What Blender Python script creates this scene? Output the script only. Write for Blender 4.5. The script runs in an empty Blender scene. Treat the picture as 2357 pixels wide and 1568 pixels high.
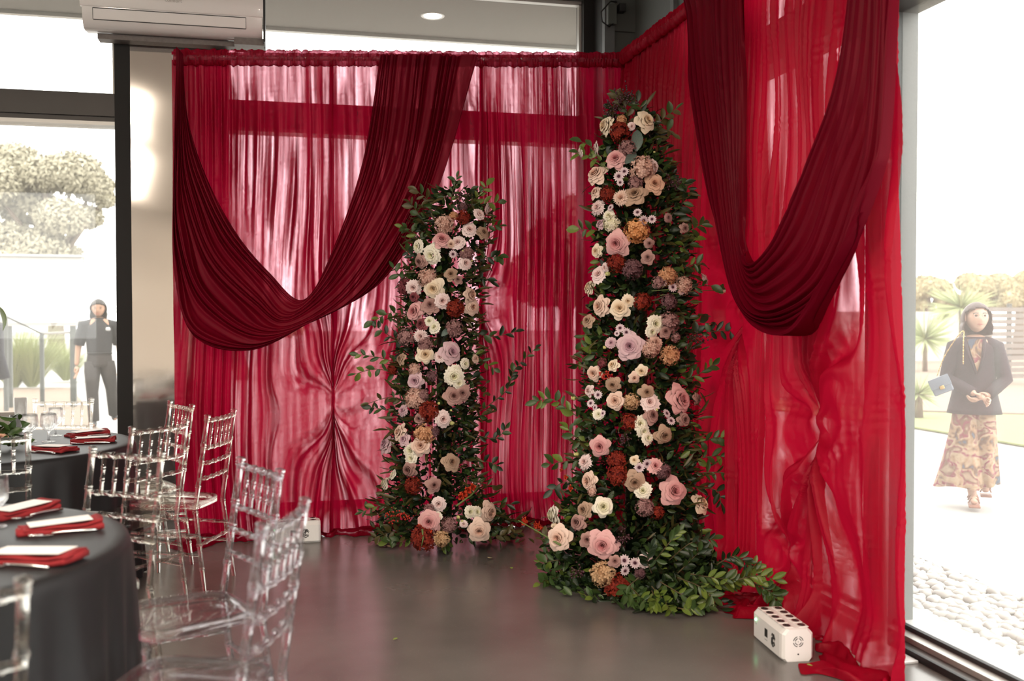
import bpy, bmesh, math, random
import numpy as np
from mathutils import Vector, Matrix, Euler

random.seed(7)
PI = math.pi
C = bpy.context.scene.collection
SC = bpy.context.scene

# ------------------------------------------------------------------ camera, sky, light, exposure
FPX = 2292.0
YAW, PITCH, HC = math.radians(13.2), math.radians(1.35), 1.42
cd = bpy.data.cameras.new('camera'); cam = bpy.data.objects.new('camera', cd); C.objects.link(cam)
cam.location = (0, 0, HC); cam.rotation_euler = (PI/2 - PITCH, 0, -YAW)
cd.sensor_width = 36.0; cd.lens = FPX/2357*36.0; cd.clip_start = .05; cd.clip_end = 300
cd.dof.use_dof = True; cd.dof.focus_distance = 5.9; cd.dof.aperture_fstop = 2.2
SC.camera = cam
SKY = 5.0
w = bpy.data.worlds.new('overcast_sky'); SC.world = w; w.use_nodes = True
bg = w.node_tree.nodes['Background']; bg.inputs[0].default_value = (1.0, .975, .94, 1); bg.inputs[1].default_value = SKY
SC.view_settings.view_transform = 'Standard'; SC.view_settings.look = 'None'
SC.view_settings.exposure = 0.0; SC.view_settings.gamma = 1.0; SC.view_settings.use_curve_mapping = False
cy = SC.cycles
cy.use_denoising = True; cy.max_bounces = 24; cy.diffuse_bounces = 3; cy.glossy_bounces = 4
cy.transmission_bounces = 20; cy.transparent_max_bounces = 40; cy.caustics_reflective = False; cy.caustics_refractive = False
cy.sample_clamp_indirect = 6; cy.use_adaptive_sampling = True; cy.adaptive_threshold = .02
# warm disk lamps at ceiling height, unseen and added to brighten the room
for k, (lx, ly) in enumerate(((-4.6, -2.4), (-2.4, -2.4), (-.2, -2.4), (1.6, -2.4), (-4.0, 1.2), (-1.9, 1.2), (.3, 1.0))):
    l = bpy.data.lights.new('ceiling_lamp_added', 'AREA'); l.shape = 'DISK'; l.size = .32; l.energy = 92; l.color = (1, .84, .68)
    o = bpy.data.objects.new('ceiling_lamp_added', l); C.objects.link(o); o.location = (lx, ly, 3.94)

# ------------------------------------------------------------------ picking real places from measured picture points
RM = Euler(cam.rotation_euler).to_matrix()
FW, RT, UP = RM @ Vector((0, 0, -1)), RM @ Vector((1, 0, 0)), RM @ Vector((0, 1, 0))
CP = Vector((0, 0, HC))
def ray(u, v): return FW + RT*((u-1178.5)/FPX) + UP*(-(v-784)/FPX)
def at(u, v, t): return CP + ray(u, v)*t
def onX(u, v, X): d = ray(u, v); return CP + d*(X/d.x)
def onY(u, v, Y): d = ray(u, v); return CP + d*(Y/d.y)
def onZ(u, v, z): d = ray(u, v); return CP + d*((z-HC)/d.z)
SN, CS = math.sin(YAW), math.cos(YAW)
def LT(lat, t, z=0): return Vector((t*SN + lat*CS, t*CS - lat*SN, z))
def LD(a, b): return Vector((b*SN + a*CS, b*CS - a*SN, 0)).normalized()

# ------------------------------------------------------------------ materials
def node_mat(name):
    m = bpy.data.materials.new(name); m.use_nodes = True; nt = m.node_tree
    return m, nt, nt.nodes, nt.links
def rgb(c): return (c[0], c[1], c[2], 1)
def mat(name, col, rough=.5, metal=0, var=.08, nscale=12, bump=0, bscale=60, spec=.5, trans=0, sheen=0, emit=None, coat=0, stretch=None):
    m, nt, N, L = node_mat(name); b = N['Principled BSDF']
    tc = N.new('ShaderNodeTexCoord'); mp = N.new('ShaderNodeMapping'); L.new(tc.outputs['Object'], mp.inputs[0])
    if stretch: mp.inputs['Scale'].default_value = stretch
    if var:
        nz = N.new('ShaderNodeTexNoise'); nz.inputs['Scale'].default_value = nscale; nz.inputs['Detail'].default_value = 4
        L.new(mp.outputs[0], nz.inputs['Vector'])
        mx = N.new('ShaderNodeMix'); mx.data_type = 'RGBA'
        mx.inputs[6].default_value = rgb([max(0, c*(1-var)) for c in col]); mx.inputs[7].default_value = rgb([min(1, c*(1+var)) for c in col])
        L.new(nz.outputs[0], mx.inputs[0]); L.new(mx.outputs[2], b.inputs['Base Color'])
    else: b.inputs['Base Color'].default_value = rgb(col)
    b.inputs['Roughness'].default_value = rough; b.inputs['Metallic'].default_value = metal
    b.inputs['Specular IOR Level'].default_value = spec; b.inputs['Transmission Weight'].default_value = trans
    b.inputs['Sheen Weight'].default_value = sheen; b.inputs['Coat Weight'].default_value = coat
    if emit: b.inputs['Emission Color'].default_value = rgb(emit[0]); b.inputs['Emission Strength'].default_value = emit[1]
    if bump:
        nb = N.new('ShaderNodeTexNoise'); nb.inputs['Scale'].default_value = bscale; nb.inputs['Detail'].default_value = 5
        bp = N.new('ShaderNodeBump'); bp.inputs['Strength'].default_value = bump; bp.inputs['Distance'].default_value = .01
        L.new(mp.outputs[0], nb.inputs['Vector']); L.new(nb.outputs[0], bp.inputs['Height']); L.new(bp.outputs[0], b.inputs['Normal'])
    return m
def fabric(name, dif, trl, thru, tau, crease=.25, gloss=.06, streak=3.0):
    """woven cloth: light passing the weave falls off with the length of its path through the cloth"""
    m, nt, N, L = node_mat(name); N.remove(N['Principled BSDF']); out = N['Material Output']
    tc = N.new('ShaderNodeTexCoord')
    nb = N.new('ShaderNodeTexNoise'); nb.inputs['Scale'].default_value = 5; nb.inputs['Detail'].default_value = 7; nb.inputs['Roughness'].default_value = .62; nb.inputs['Distortion'].default_value = 1.2
    mp = N.new('ShaderNodeMapping'); mp.inputs['Scale'].default_value = (1.5, 1.5, .9)
    L.new(tc.outputs['Object'], mp.inputs[0]); L.new(mp.outputs[0], nb.inputs['Vector'])
    bp = N.new('ShaderNodeBump'); bp.inputs['Strength'].default_value = crease; bp.inputs['Distance'].default_value = .02; L.new(nb.outputs[0], bp.inputs['Height'])
    ge = N.new('ShaderNodeNewGeometry'); dt = N.new('ShaderNodeVectorMath'); dt.operation = 'DOT_PRODUCT'
    L.new(ge.outputs['Normal'], dt.inputs[0]); L.new(ge.outputs['Incoming'], dt.inputs[1])
    def M(op, a, b=None):
        n = N.new('ShaderNodeMath'); n.operation = op
        for i, x in enumerate((a, b)):
            if x is None: continue
            if isinstance(x, (int, float)): n.inputs[i].default_value = x
            else: L.new(x, n.inputs[i])
        return n.outputs[0]
    c = M('MAXIMUM', M('ABSOLUTE', dt.outputs['Value']), .1)
    slub = N.new('ShaderNodeTexNoise'); slub.inputs['Scale'].default_value = 9; slub.inputs['Detail'].default_value = 6
    ms = N.new('ShaderNodeMapping'); ms.inputs['Scale'].default_value = (2.2, 2.2, .10); L.new(tc.outputs['Object'], ms.inputs[0]); L.new(ms.outputs[0], slub.inputs['Vector'])
    tv = M('MULTIPLY', M('POWER', M('MULTIPLY', slub.outputs[0], 1.8), streak), tau); tv = M('MINIMUM', tv, .4)
    ga = N.new('ShaderNodeAttribute'); ga.attribute_name = 'gather'
    T = M('POWER', tv, M('DIVIDE', M('ADD', ga.outputs['Fac'], .55), c))
    tr = N.new('ShaderNodeBsdfTransparent'); tr.inputs[0].default_value = rgb(thru)
    d = N.new('ShaderNodeBsdfDiffuse'); d.inputs[0].default_value = rgb(dif)
    t2 = N.new('ShaderNodeBsdfTranslucent'); t2.inputs[0].default_value = rgb(trl)
    g = N.new('ShaderNodeBsdfGlossy'); g.inputs[0].default_value = (1, .45, .48, 1); g.inputs['Roughness'].default_value = .42
    for n in (d, g): L.new(bp.outputs[0], n.inputs['Normal'])
    L.new(bp.outputs[0], t2.inputs['Normal'])
    a = N.new('ShaderNodeMixShader'); a.inputs[0].default_value = .5; L.new(d.outputs[0], a.inputs[1]); L.new(t2.outputs[0], a.inputs[2])
    b = N.new('ShaderNodeMixShader'); b.inputs[0].default_value = gloss; L.new(a.outputs[0], b.inputs[1]); L.new(g.outputs[0], b.inputs[2])
    e = N.new('ShaderNodeMixShader'); L.new(T, e.inputs[0]); L.new(b.outputs[0], e.inputs[1]); L.new(tr.outputs[0], e.inputs[2])
    L.new(e.outputs[0], out.inputs[0]); return m
def clear_mat(name, col, mixglass=.45, rough=.02, ior=1.49):
    m, nt, N, L = node_mat(name); N.remove(N['Principled BSDF']); out = N['Material Output']
    t = N.new('ShaderNodeBsdfTransparent'); t.inputs[0].default_value = rgb(col)
    g = N.new('ShaderNodeBsdfGlass'); g.inputs[0].default_value = rgb(col); g.inputs['Roughness'].default_value = rough; g.inputs['IOR'].default_value = ior
    x = N.new('ShaderNodeMixShader'); x.inputs[0].default_value = mixglass
    L.new(t.outputs[0], x.inputs[1]); L.new(g.outputs[0], x.inputs[2]); L.new(x.outputs[0], out.inputs[0]); return m
def pane_mat(name, haze):
    """window glass with a thin film of white mixed in to imitate flare and veiling"""
    m, nt, N, L = node_mat(name); N.remove(N['Principled BSDF']); out = N['Material Output']
    t = N.new('ShaderNodeBsdfTransparent'); t.inputs[0].default_value = (.97, .98, .97, 1)
    g = N.new('ShaderNodeBsdfGlossy'); g.inputs['Roughness'].default_value = .0
    ge = N.new('ShaderNodeNewGeometry'); dt = N.new('ShaderNodeVectorMath'); dt.operation = 'DOT_PRODUCT'
    L.new(ge.outputs['Normal'], dt.inputs[0]); L.new(ge.outputs['Incoming'], dt.inputs[1]); prev = dt.outputs['Value']
    for op, b_ in (('ABSOLUTE', 0), ('SUBTRACT', None), ('POWER', 5), ('MULTIPLY_ADD', .5)):   # Schlick reflectance of a pane
        f = N.new('ShaderNodeMath'); f.operation = op
        if op == 'SUBTRACT': f.inputs[0].default_value = 1; L.new(prev, f.inputs[1])
        else:
            L.new(prev, f.inputs[0])
            if b_: f.inputs[1].default_value = b_
            if op == 'MULTIPLY_ADD': f.inputs[2].default_value = .03
        prev = f.outputs[0]
    d = N.new('ShaderNodeBsdfTranslucent'); d.inputs[0].default_value = (1, .96, .9, 1)  # whitish share stands in for glare veiling the view
    a = N.new('ShaderNodeMixShader'); L.new(f.outputs[0], a.inputs[0]); L.new(t.outputs[0], a.inputs[1]); L.new(g.outputs[0], a.inputs[2])
    b = N.new('ShaderNodeMixShader'); b.inputs[0].default_value = haze; L.new(a.outputs[0], b.inputs[1]); L.new(d.outputs[0], b.inputs[2])
    L.new(b.outputs[0], out.inputs[0]); return m
def petal_mat(name, inner, outer):
    m, nt, N, L = node_mat(name); b = N['Principled BSDF']
    at_ = N.new('ShaderNodeAttribute'); at_.attribute_name = 'ring'
    mx = N.new('ShaderNodeMix'); mx.data_type = 'RGBA'; mx.inputs[6].default_value = rgb(inner); mx.inputs[7].default_value = rgb(outer)
    nz = N.new('ShaderNodeTexNoise'); nz.inputs['Scale'].default_value = 3; tc = N.new('ShaderNodeTexCoord'); L.new(tc.outputs['Object'], nz.inputs['Vector'])
    ad = N.new('ShaderNodeMath'); ad.operation = 'ADD'; s = N.new('ShaderNodeMath'); s.operation = 'MULTIPLY_ADD'; s.inputs[1].default_value = .5; s.inputs[2].default_value = -.25
    L.new(nz.outputs[0], s.inputs[0]); L.new(at_.outputs['Fac'], ad.inputs[0]); L.new(s.outputs[0], ad.inputs[1]); ad.use_clamp = True
    L.new(ad.outputs[0], mx.inputs[0]); L.new(mx.outputs[2], b.inputs['Base Color'])
    b.inputs['Roughness'].default_value = .7; b.inputs['Specular IOR Level'].default_value = .2
    b.inputs['Subsurface Weight'].default_value = 0
    return m

M_ = {}
M_['drape'] = fabric('red_voile', (.36, .003, .026), (.33, .003, .028), (1, .60, .70), .25, gloss=.02)
M_['drape_warm'] = fabric('red_voile_side', (.46, .003, .024), (.24, .002, .014), (1, .62, .70), .12, gloss=.02, streak=4.2)
M_['swag'] = fabric('red_voile_doubled_unlit', (.20, .0018, .016), (.12, .001, .009), (1, .2, .25), .012, .12, .012)  # same dye as the drapes, darkened for doubled layers and missing backlight
M_['pool'] = fabric('red_voile_floor', (.33, .003, .022), (.25, .003, .02), (1, .3, .3), .02, .35, .02)
M_['mullion'] = mat('black_bronze_mullion', (.011, .010, .009), .6, 0, .1, 6, spec=.3)
M_['bronze'] = mat('dark_bronze_aluminium', (.045, .040, .036), .38, .3, .1, 6)
M_['greyframe'] = mat('grey_steel_paint', (.105, .115, .115), .5, 0, .05, 4, .1, 90)
M_['column'] = mat('dark_grey_steel_paint', (.075, .082, .075), .55, 0, .1, 3, .1, 60)
M_['silverframe'] = mat('pale_aluminium_trim', (.50, .49, .46), .35, .5, .05)
M_['sillgrey'] = mat('grey_concrete_sill', (.42, .43, .42), .7, 0, .06, 9, .1, 80)
M_['gasket'] = mat('black_gasket', (.012, .012, .012), .6, 0, 0)
M_['soffit'] = mat('beige_soffit_board', (.26, .24, .215), .8, 0, .04, 2)
M_['ceil'] = mat('warm_white_ceiling', (.62, .56, .49), .8, 0, .03, 3)
M_['panel'] = mat('mirror_polished_cladding', (.86, .83, .79), .08, .92, .02)
M_['white'] = mat('white_plastic', (.78, .75, .72), .28, 0, .02, 4, coat=.3)
M_['whitecase'] = mat('white_satin_case', (.84, .82, .80), .45, 0, .02)
M_['black'] = mat('black_plastic', (.012, .012, .012), .4, 0, 0)
M_['galv'] = mat('speckled_bracket_metal', (.16, .14, .13), .5, .6, .3, 40)
M_['pane'] = pane_mat('window_glass', .03)
M_['pane_side'] = pane_mat('side_window_glass', .055)
M_['steel'] = mat('polished_cutlery_steel', (.72, .71, .70), .14, 1, .02)

def floor_mat():
    m, nt, N, L = node_mat('polished_concrete'); b = N['Principled BSDF']
    tc = N.new('ShaderNodeTexCoord')
    n1 = N.new('ShaderNodeTexNoise'); n1.inputs['Scale'].default_value = 1.1; n1.inputs['Detail'].default_value = 6
    n2 = N.new('ShaderNodeTexNoise'); n2.inputs['Scale'].default_value = 160; n2.inputs['Detail'].default_value = 2
    for n in (n1, n2): L.new(tc.outputs['Object'], n.inputs['Vector'])
    r1 = N.new('ShaderNodeValToRGB'); r1.color_ramp.elements[0].position = .3; r1.color_ramp.elements[1].position = .7
    r1.color_ramp.elements[0].color = (.105, .097, .090, 1); r1.color_ramp.elements[1].color = (.165, .153, .142, 1)
    r2 = N.new('ShaderNodeValToRGB'); r2.color_ramp.elements[0].position = .66; r2.color_ramp.elements[1].position = .74
    r2.color_ramp.elements[0].color = (0, 0, 0, 1); r2.color_ramp.elements[1].color = (.10, .095, .085, 1)
    L.new(n1.outputs[0], r1.inputs[0]); L.new(n2.outputs[0], r2.inputs[0])
    mx = N.new('ShaderNodeMix'); mx.data_type = 'RGBA'; mx.blend_type = 'ADD'; mx.inputs[0].default_value = .7
    L.new(r1.outputs[0], mx.inputs[6]); L.new(r2.outputs[0], mx.inputs[7]); L.new(mx.outputs[2], b.inputs['Base Color'])
    rr = N.new('ShaderNodeMath'); rr.operation = 'MULTIPLY_ADD'; rr.inputs[1].default_value = .22; rr.inputs[2].default_value = .13
    L.new(n1.outputs[0], rr.inputs[0]); L.new(rr.outputs[0], b.inputs['Roughness'])
    b.inputs['Specular IOR Level'].default_value = .55
    bp = N.new('ShaderNodeBump'); bp.inputs['Strength'].default_value = .03; L.new(n1.outputs[0], bp.inputs['Height']); L.new(bp.outputs[0], b.inputs['Normal'])
    return m
M_['floor'] = floor_mat()

# ------------------------------------------------------------------ mesh helpers
class MB:
    def __init__(s): s.v = []; s.f = []
    def add(s, vs, fs):
        o = len(s.v); s.v += [tuple(p) for p in vs]; s.f += [tuple(i+o for i in f) for f in fs]; return s
    def box(s, lo, hi, R=None, c=None, bev=0):
        x0, y0, z0 = lo; x1, y1, z1 = hi
        if bev:
            bm = bmesh.new(); bmesh.ops.create_cube(bm, size=1)
            for q in bm.verts: q.co = Vector(((x0+x1)/2+q.co.x*(x1-x0), (y0+y1)/2+q.co.y*(y1-y0), (z0+z1)/2+q.co.z*(z1-z0)))
            bmesh.ops.bevel(bm, geom=bm.edges[:], offset=bev, segments=2, affect='EDGES', profile=.6)
            bm.verts.index_update(); vs = [q.co.copy() for q in bm.verts]; fs = [[q.index for q in f.verts] for f in bm.faces]; bm.free()
        else:
            vs = [Vector(p) for p in ((x0,y0,z0),(x1,y0,z0),(x1,y1,z0),(x0,y1,z0),(x0,y0,z1),(x1,y0,z1),(x1,y1,z1),(x0,y1,z1))]
            fs = [(0,3,2,1),(4,5,6,7),(0,1,5,4),(1,2,6,5),(2,3,7,6),(3,0,4,7)]
        if R is not None: vs = [R @ p for p in vs]
        if c is not None: vs = [p + Vector(c) for p in vs]
        return s.add(vs, fs)
    def tube(s, pts, rad, n=8, cap=True, closed=False):
        pts = [Vector(p) for p in pts]; k = len(pts)
        if not hasattr(rad, '__len__'): rad = [rad]*k
        vs = []; up = None
        for i, p in enumerate(pts):
            a = pts[max(0, i-1)]; b = pts[min(k-1, i+1)]; d = (b-a)
            d = d.normalized() if d.length > 1e-9 else Vector((0, 0, 1))
            if up is None: up = d.orthogonal().normalized()
            x = (up - d*up.dot(d)); x = x.normalized() if x.length > 1e-6 else d.orthogonal().normalized(); up = x; y = d.cross(x)
            for j in range(n):
                t = 2*PI*j/n; vs.append(p + (x*math.cos(t) + y*math.sin(t))*rad[i])
        fs = [(i*n+j, i*n+(j+1) % n, (i+1)*n+(j+1) % n, (i+1)*n+j) for i in range(k-1) for j in range(n)]
        if cap: fs += [tuple(range(n-1, -1, -1)), tuple(range((k-1)*n, k*n))]
        return s.add(vs, fs)
    def loft(s, rings, n=20, cap=True):
        """rings: (cx, cy, z, rx, ry)"""
        vs = [(cx+rx*math.cos(2*PI*j/n), cy+ry*math.sin(2*PI*j/n), z) for cx, cy, z, rx, ry in rings for j in range(n)]
        k = len(rings)
        fs = [(i*n+j, i*n+(j+1) % n, (i+1)*n+(j+1) % n, (i+1)*n+j) for i in range(k-1) for j in range(n)]
        if cap: fs += [tuple(range(n-1, -1, -1)), tuple(range((k-1)*n, k*n))]
        return s.add(vs, fs)
    def lathe(s, prof, n=20, c=(0, 0, 0)):
        return s.loft([(c[0], c[1], c[2]+z, r, r) for r, z in prof], n, cap=False)
    def build(s, name, m, parent=None, smooth=True, world=False, sharp=None):
        me = bpy.data.meshes.new(name)
        if world and parent is not None:
            W = world_of(parent).inverted(); s.v = [tuple(W @ Vector(p)) for p in s.v]
        me.from_pydata(s.v, [], s.f)
        if smooth: me.shade_smooth()
        if sharp: 
            try: me.set_sharp_from_angle(angle=sharp)
            except Exception: pass
        me.materials.append(m)
        o = bpy.data.objects.new(name, me); C.objects.link(o)
        if parent is not None: o.parent = parent
        return o
def world_of(o):
    m = Matrix.LocRotScale(o.location, o.rotation_euler, o.scale)
    return world_of(o.parent) @ m if o.parent else m
def grid_mesh(name, P, m, parent=None, keep=None, extra=None):
    """P: (rows, cols, 3) numpy array -> one smooth quad sheet"""
    r, c, _ = P.shape
    if parent is not None:
        W = np.array(world_of(parent).inverted()); P = P @ W[:3, :3].T + W[:3, 3]
    idx = np.arange(r*c).reshape(r, c)
    q = np.stack([idx[:-1, :-1], idx[:-1, 1:], idx[1:, 1:], idx[1:, :-1]], -1).reshape(-1, 4)
    if keep is not None: q = q[keep.reshape(-1)]
    me = bpy.data.meshes.new(name)
    me.vertices.add(r*c); me.vertices.foreach_set('co', P.astype(np.float32).ravel())
    me.loops.add(q.size); me.loops.foreach_set('vertex_index', q.astype(np.int32).ravel())
    me.polygons.add(len(q)); me.polygons.foreach_set('loop_start', np.arange(0, q.size, 4, dtype=np.int32))
    me.update(calc_edges=True); me.validate(); me.shade_smooth(); me.materials.append(m)
    o = bpy.data.objects.new(name, me); C.objects.link(o)
    if parent is not None: o.parent = parent
    return o
def tag(o, label=None, cat=None, group=None, kind=None):
    if label: o['label'] = label
    if cat: o['category'] = cat
    if group: o['group'] = group
    if kind: o['kind'] = kind
    return o
def thing(name, loc, label, cat, group=None, rz=0):
    o = bpy.data.objects.new(name, None); C.objects.link(o); o.location = loc; o.rotation_euler = (0, 0, rz)
    o.empty_display_size = .1
    return tag(o, label, cat, group)
def dup(root, label=None, loc=None, rz=None):
    r = root.copy(); C.objects.link(r)
    if label: r['label'] = label
    if loc is not None: r.location = loc
    if rz is not None: r.rotation_euler = (0, 0, rz)
    for ch in root.children:
        c = ch.copy(); C.objects.link(c); c.parent = r
        for g in ch.children:
            d = g.copy(); C.objects.link(d); d.parent = c
    return r
def copy_part(src, name, parent, loc, rot=None, sc=1.0, m=None, label=None):
    o = bpy.data.objects.new(name, src); C.objects.link(o); o.parent = parent; o.location = loc
    if rot is not None: o.rotation_euler = rot
    o.scale = (sc, sc, sc) if not hasattr(sc, '__len__') else sc
    if m is not None:
        o.material_slots[0].link = 'OBJECT'; o.material_slots[0].material = m
    if label: o['label'] = label
    return o
def struct(o): o['kind'] = 'structure'; return o
def sbox(name, lo, hi, m, parent=None, bev=0): 
    o = MB().box(lo, hi, bev=bev).build(name, m, parent, smooth=False, world=parent is not None)
    return o if parent is not None else struct(o)

# ------------------------------------------------------------------ the room
YB, XR = 7.6, 2.70                       # window wall at the back, window wall on the right
sbox('floor', (-9, -7, -.12), (2.56, 7.52, 0), M_['floor'])
sbox('floor_edge', (2.56, 5.62, -.12), (2.9, 7.52, 0), M_['floor'])
sbox('ceiling', (-9, -7, 3.97), (2.9, 7.72, 4.15), M_['ceil'])
sbox('trim_1', (-9, 7.52, -.12), (2.42, 7.70, .05), M_['bronze'])               # bottom rail under the back glass
struct(MB().box((-9, -7.2, 0), (-6.2, -7, 3.97)).box((-3.7, -7.2, 0), (-.4, -7, 3.97)).box((1.0, -7.2, 0), (2.9, -7, 3.97)).build('wall_rear_added', M_['ceil'], smooth=False))  # unseen wall, added to dim the sky light and fill the cladding's reflection
struct(MB().box((-9.2, -7, 0), (-9, -1.0, 3.97)).box((-9.2, 3.5, 0), (-9, 7.7, 3.97)).build('wall_left_added', M_['ceil'], smooth=False))  # unseen wall pieces added to cut the daylight entering the room
# back wall: mullions, transom, head
for k, (x0, x1) in enumerate(((-1.115, -1.01), (-.455, -.345), (2.335, 2.42))):
    sbox('trim_%d' % (k+3), (x0, 7.50, .05), (x1, 7.70, 3.97), M_['mullion'])
for x0, x1, nm in ((-9, -1.115, 'window_1'), (-.345, 2.335, 'window_2')):
    r = bpy.data.objects.new(nm, None); C.objects.link(r); r.location = ((x0+x1)/2, 7.6, 0); r['kind'] = 'structure'
    sbox('window_transom', (x0, 7.54, 2.80), (x1, 7.70, 3.00), M_['bronze'], r)
    sbox('transom_bead', (x0, 7.515, 2.835), (x1, 7.54, 2.965), M_['bronze'], r)
    sbox('transom_lip', (x0, 7.53, 2.775), (x1, 7.70, 2.80), M_['silverframe'], r)
    sbox('window_head', (x0, 7.52, 3.90), (x1, 7.70, 3.97), M_['column'], r)
    sbox('glazing_bead', (x0, 7.56, 3.87), (x1, 7.62, 3.90), M_['silverframe'], r)
    sbox('glazing_bead', (x1-.02, 7.56, 3.0), (x1, 7.62, 3.88), M_['silverframe'], r)
    sbox('glass_pane', (x0, 7.605, .05), (x1, 7.611, 2.775), M_['pane'], r)
    sbox('glass_pane', (x0, 7.605, 3.00), (x1, 7.611, 3.88), M_['pane'], r)
# polished cladding between the two left mullions
P = np.zeros((60, 30, 3))
zz = np.linspace(0, 3.42, 60)[:, None]; xx = np.linspace(-1.01, -.455, 30)[None, :]
P[..., 0] = xx; P[..., 2] = zz
P[..., 1] = 7.50 + .002*np.sin(zz*5+1) + .0007*np.sin(zz*13+xx*5)
cl = struct(grid_mesh('wall_cladding', P, M_['panel']))
sbox('trim_2', (-1.01, 7.47, 3.36), (-.455, 7.50, 3.42), M_['silverframe'])
# corner column of painted steel
r = bpy.data.objects.new('wall_corner', None); C.objects.link(r); r.location = (2.6, 7.4, 0); r['kind'] = 'structure'
sbox('column_face', (2.50, 7.28, 0), (2.90, 7.72, 3.97), M_['column'], r)
sbox('column_flange', (2.42, 7.24, 0), (2.50, 7.30, 3.97), M_['greyframe'], r)
sbox('column_flange', (2.42, 7.30, 0), (2.44, 7.72, 3.97), M_['gasket'], r)
sbox('column_band', (2.50, 7.255, 3.60), (2.70, 7.28, 3.97), M_['column'], r)
# right wall
r = bpy.data.objects.new('wall_right', None); C.objects.link(r); r.location = (2.75, 6.4, 0); r['kind'] = 'structure'
sbox('wall_panel', (2.66, 5.62, 0), (2.86, 6.42, 3.97), M_['column'], r)
sbox('wall_panel', (2.67, 6.44, 0), (2.86, 7.28, 3.97), M_['column'], r)
sbox('wall_post', (2.63, 6.40, 0), (2.67, 6.46, 3.97), M_['greyframe'], r)
r = bpy.data.objects.new('window_3', None); C.objects.link(r); r.location = (2.75, 3, 0); r['kind'] = 'structure'
sbox('window_post', (2.62, 3.96, .0), (2.80, 4.08, 3.97), M_['greyframe'], r)
sbox('post_joint', (2.615, 3.95, 1.965), (2.625, 3.962, 1.975), M_['silverframe'], r)
sbox('window_transom', (2.62, 4.08, 2.80), (2.80, 5.62, 3.02), M_['greyframe'], r)
sbox('window_transom', (2.62, -7, 2.80), (2.80, 3.96, 3.02), M_['greyframe'], r)
sbox('head_strip', (2.60, -7, 2.78), (2.80, 3.96, 2.80), M_['bronze'], r)
sbox('glass_pane', (2.715, 4.08, .05), (2.721, 5.62, 2.80), M_['pane'], r)
sbox('glass_pane', (2.715, 4.08, 3.02), (2.721, 5.62, 3.97), M_['pane'], r)
sbox('glass_pane', (2.715, -7, .06), (2.721, 3.96, 2.80), M_['pane_side'], r)
sbox('glass_pane', (2.715, -7, 3.02), (2.721, 3.96, 3.97), M_['pane_side'], r)
sbox('sill_track', (2.56, -7, -.12), (2.645, 5.62, .012), M_['bronze'], r)
sbox('sill_lip', (2.555, -7, 0), (2.57, 5.62, .03), M_['gasket'], r)
sbox('sill_strip', (2.645, -7, -.12), (2.700, 5.62, .035), M_['silverframe'], r)
sbox('sill_gasket', (2.700, -7, -.12), (2.722, 5.62, .055), M_['gasket'], r)
sbox('sill_ledge', (2.722, -7, -.12), (2.93, 5.62, .045), M_['sillgrey'], r, .008)
# eave outside the clerestory
sbox('soffit', (-9.3, 7.72, 3.90), (3.6, 8.80, 4.05), M_['soffit'])
sbox('soffit_edge', (-9.3, 8.80, 3.87), (3.6, 8.86, 4.20), M_['silverframe'])
dl = thing('downlight', (1.25, 8.19, 3.90), 'round white downlight glowing in the beige eave outside the upper window', 'light')
MB().lathe([(.075, 0), (.095, -.006), (.10, 0), (.095, .01)], 28).build('trim_ring', M_['white'], dl)
MB().loft([(0, 0, -.004, .072, .072), (0, 0, .01, .072, .072)], 28).build('lens', mat('lit_lens', (1, 1, 1), emit=((1, .95, .85), 6)), dl)
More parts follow.
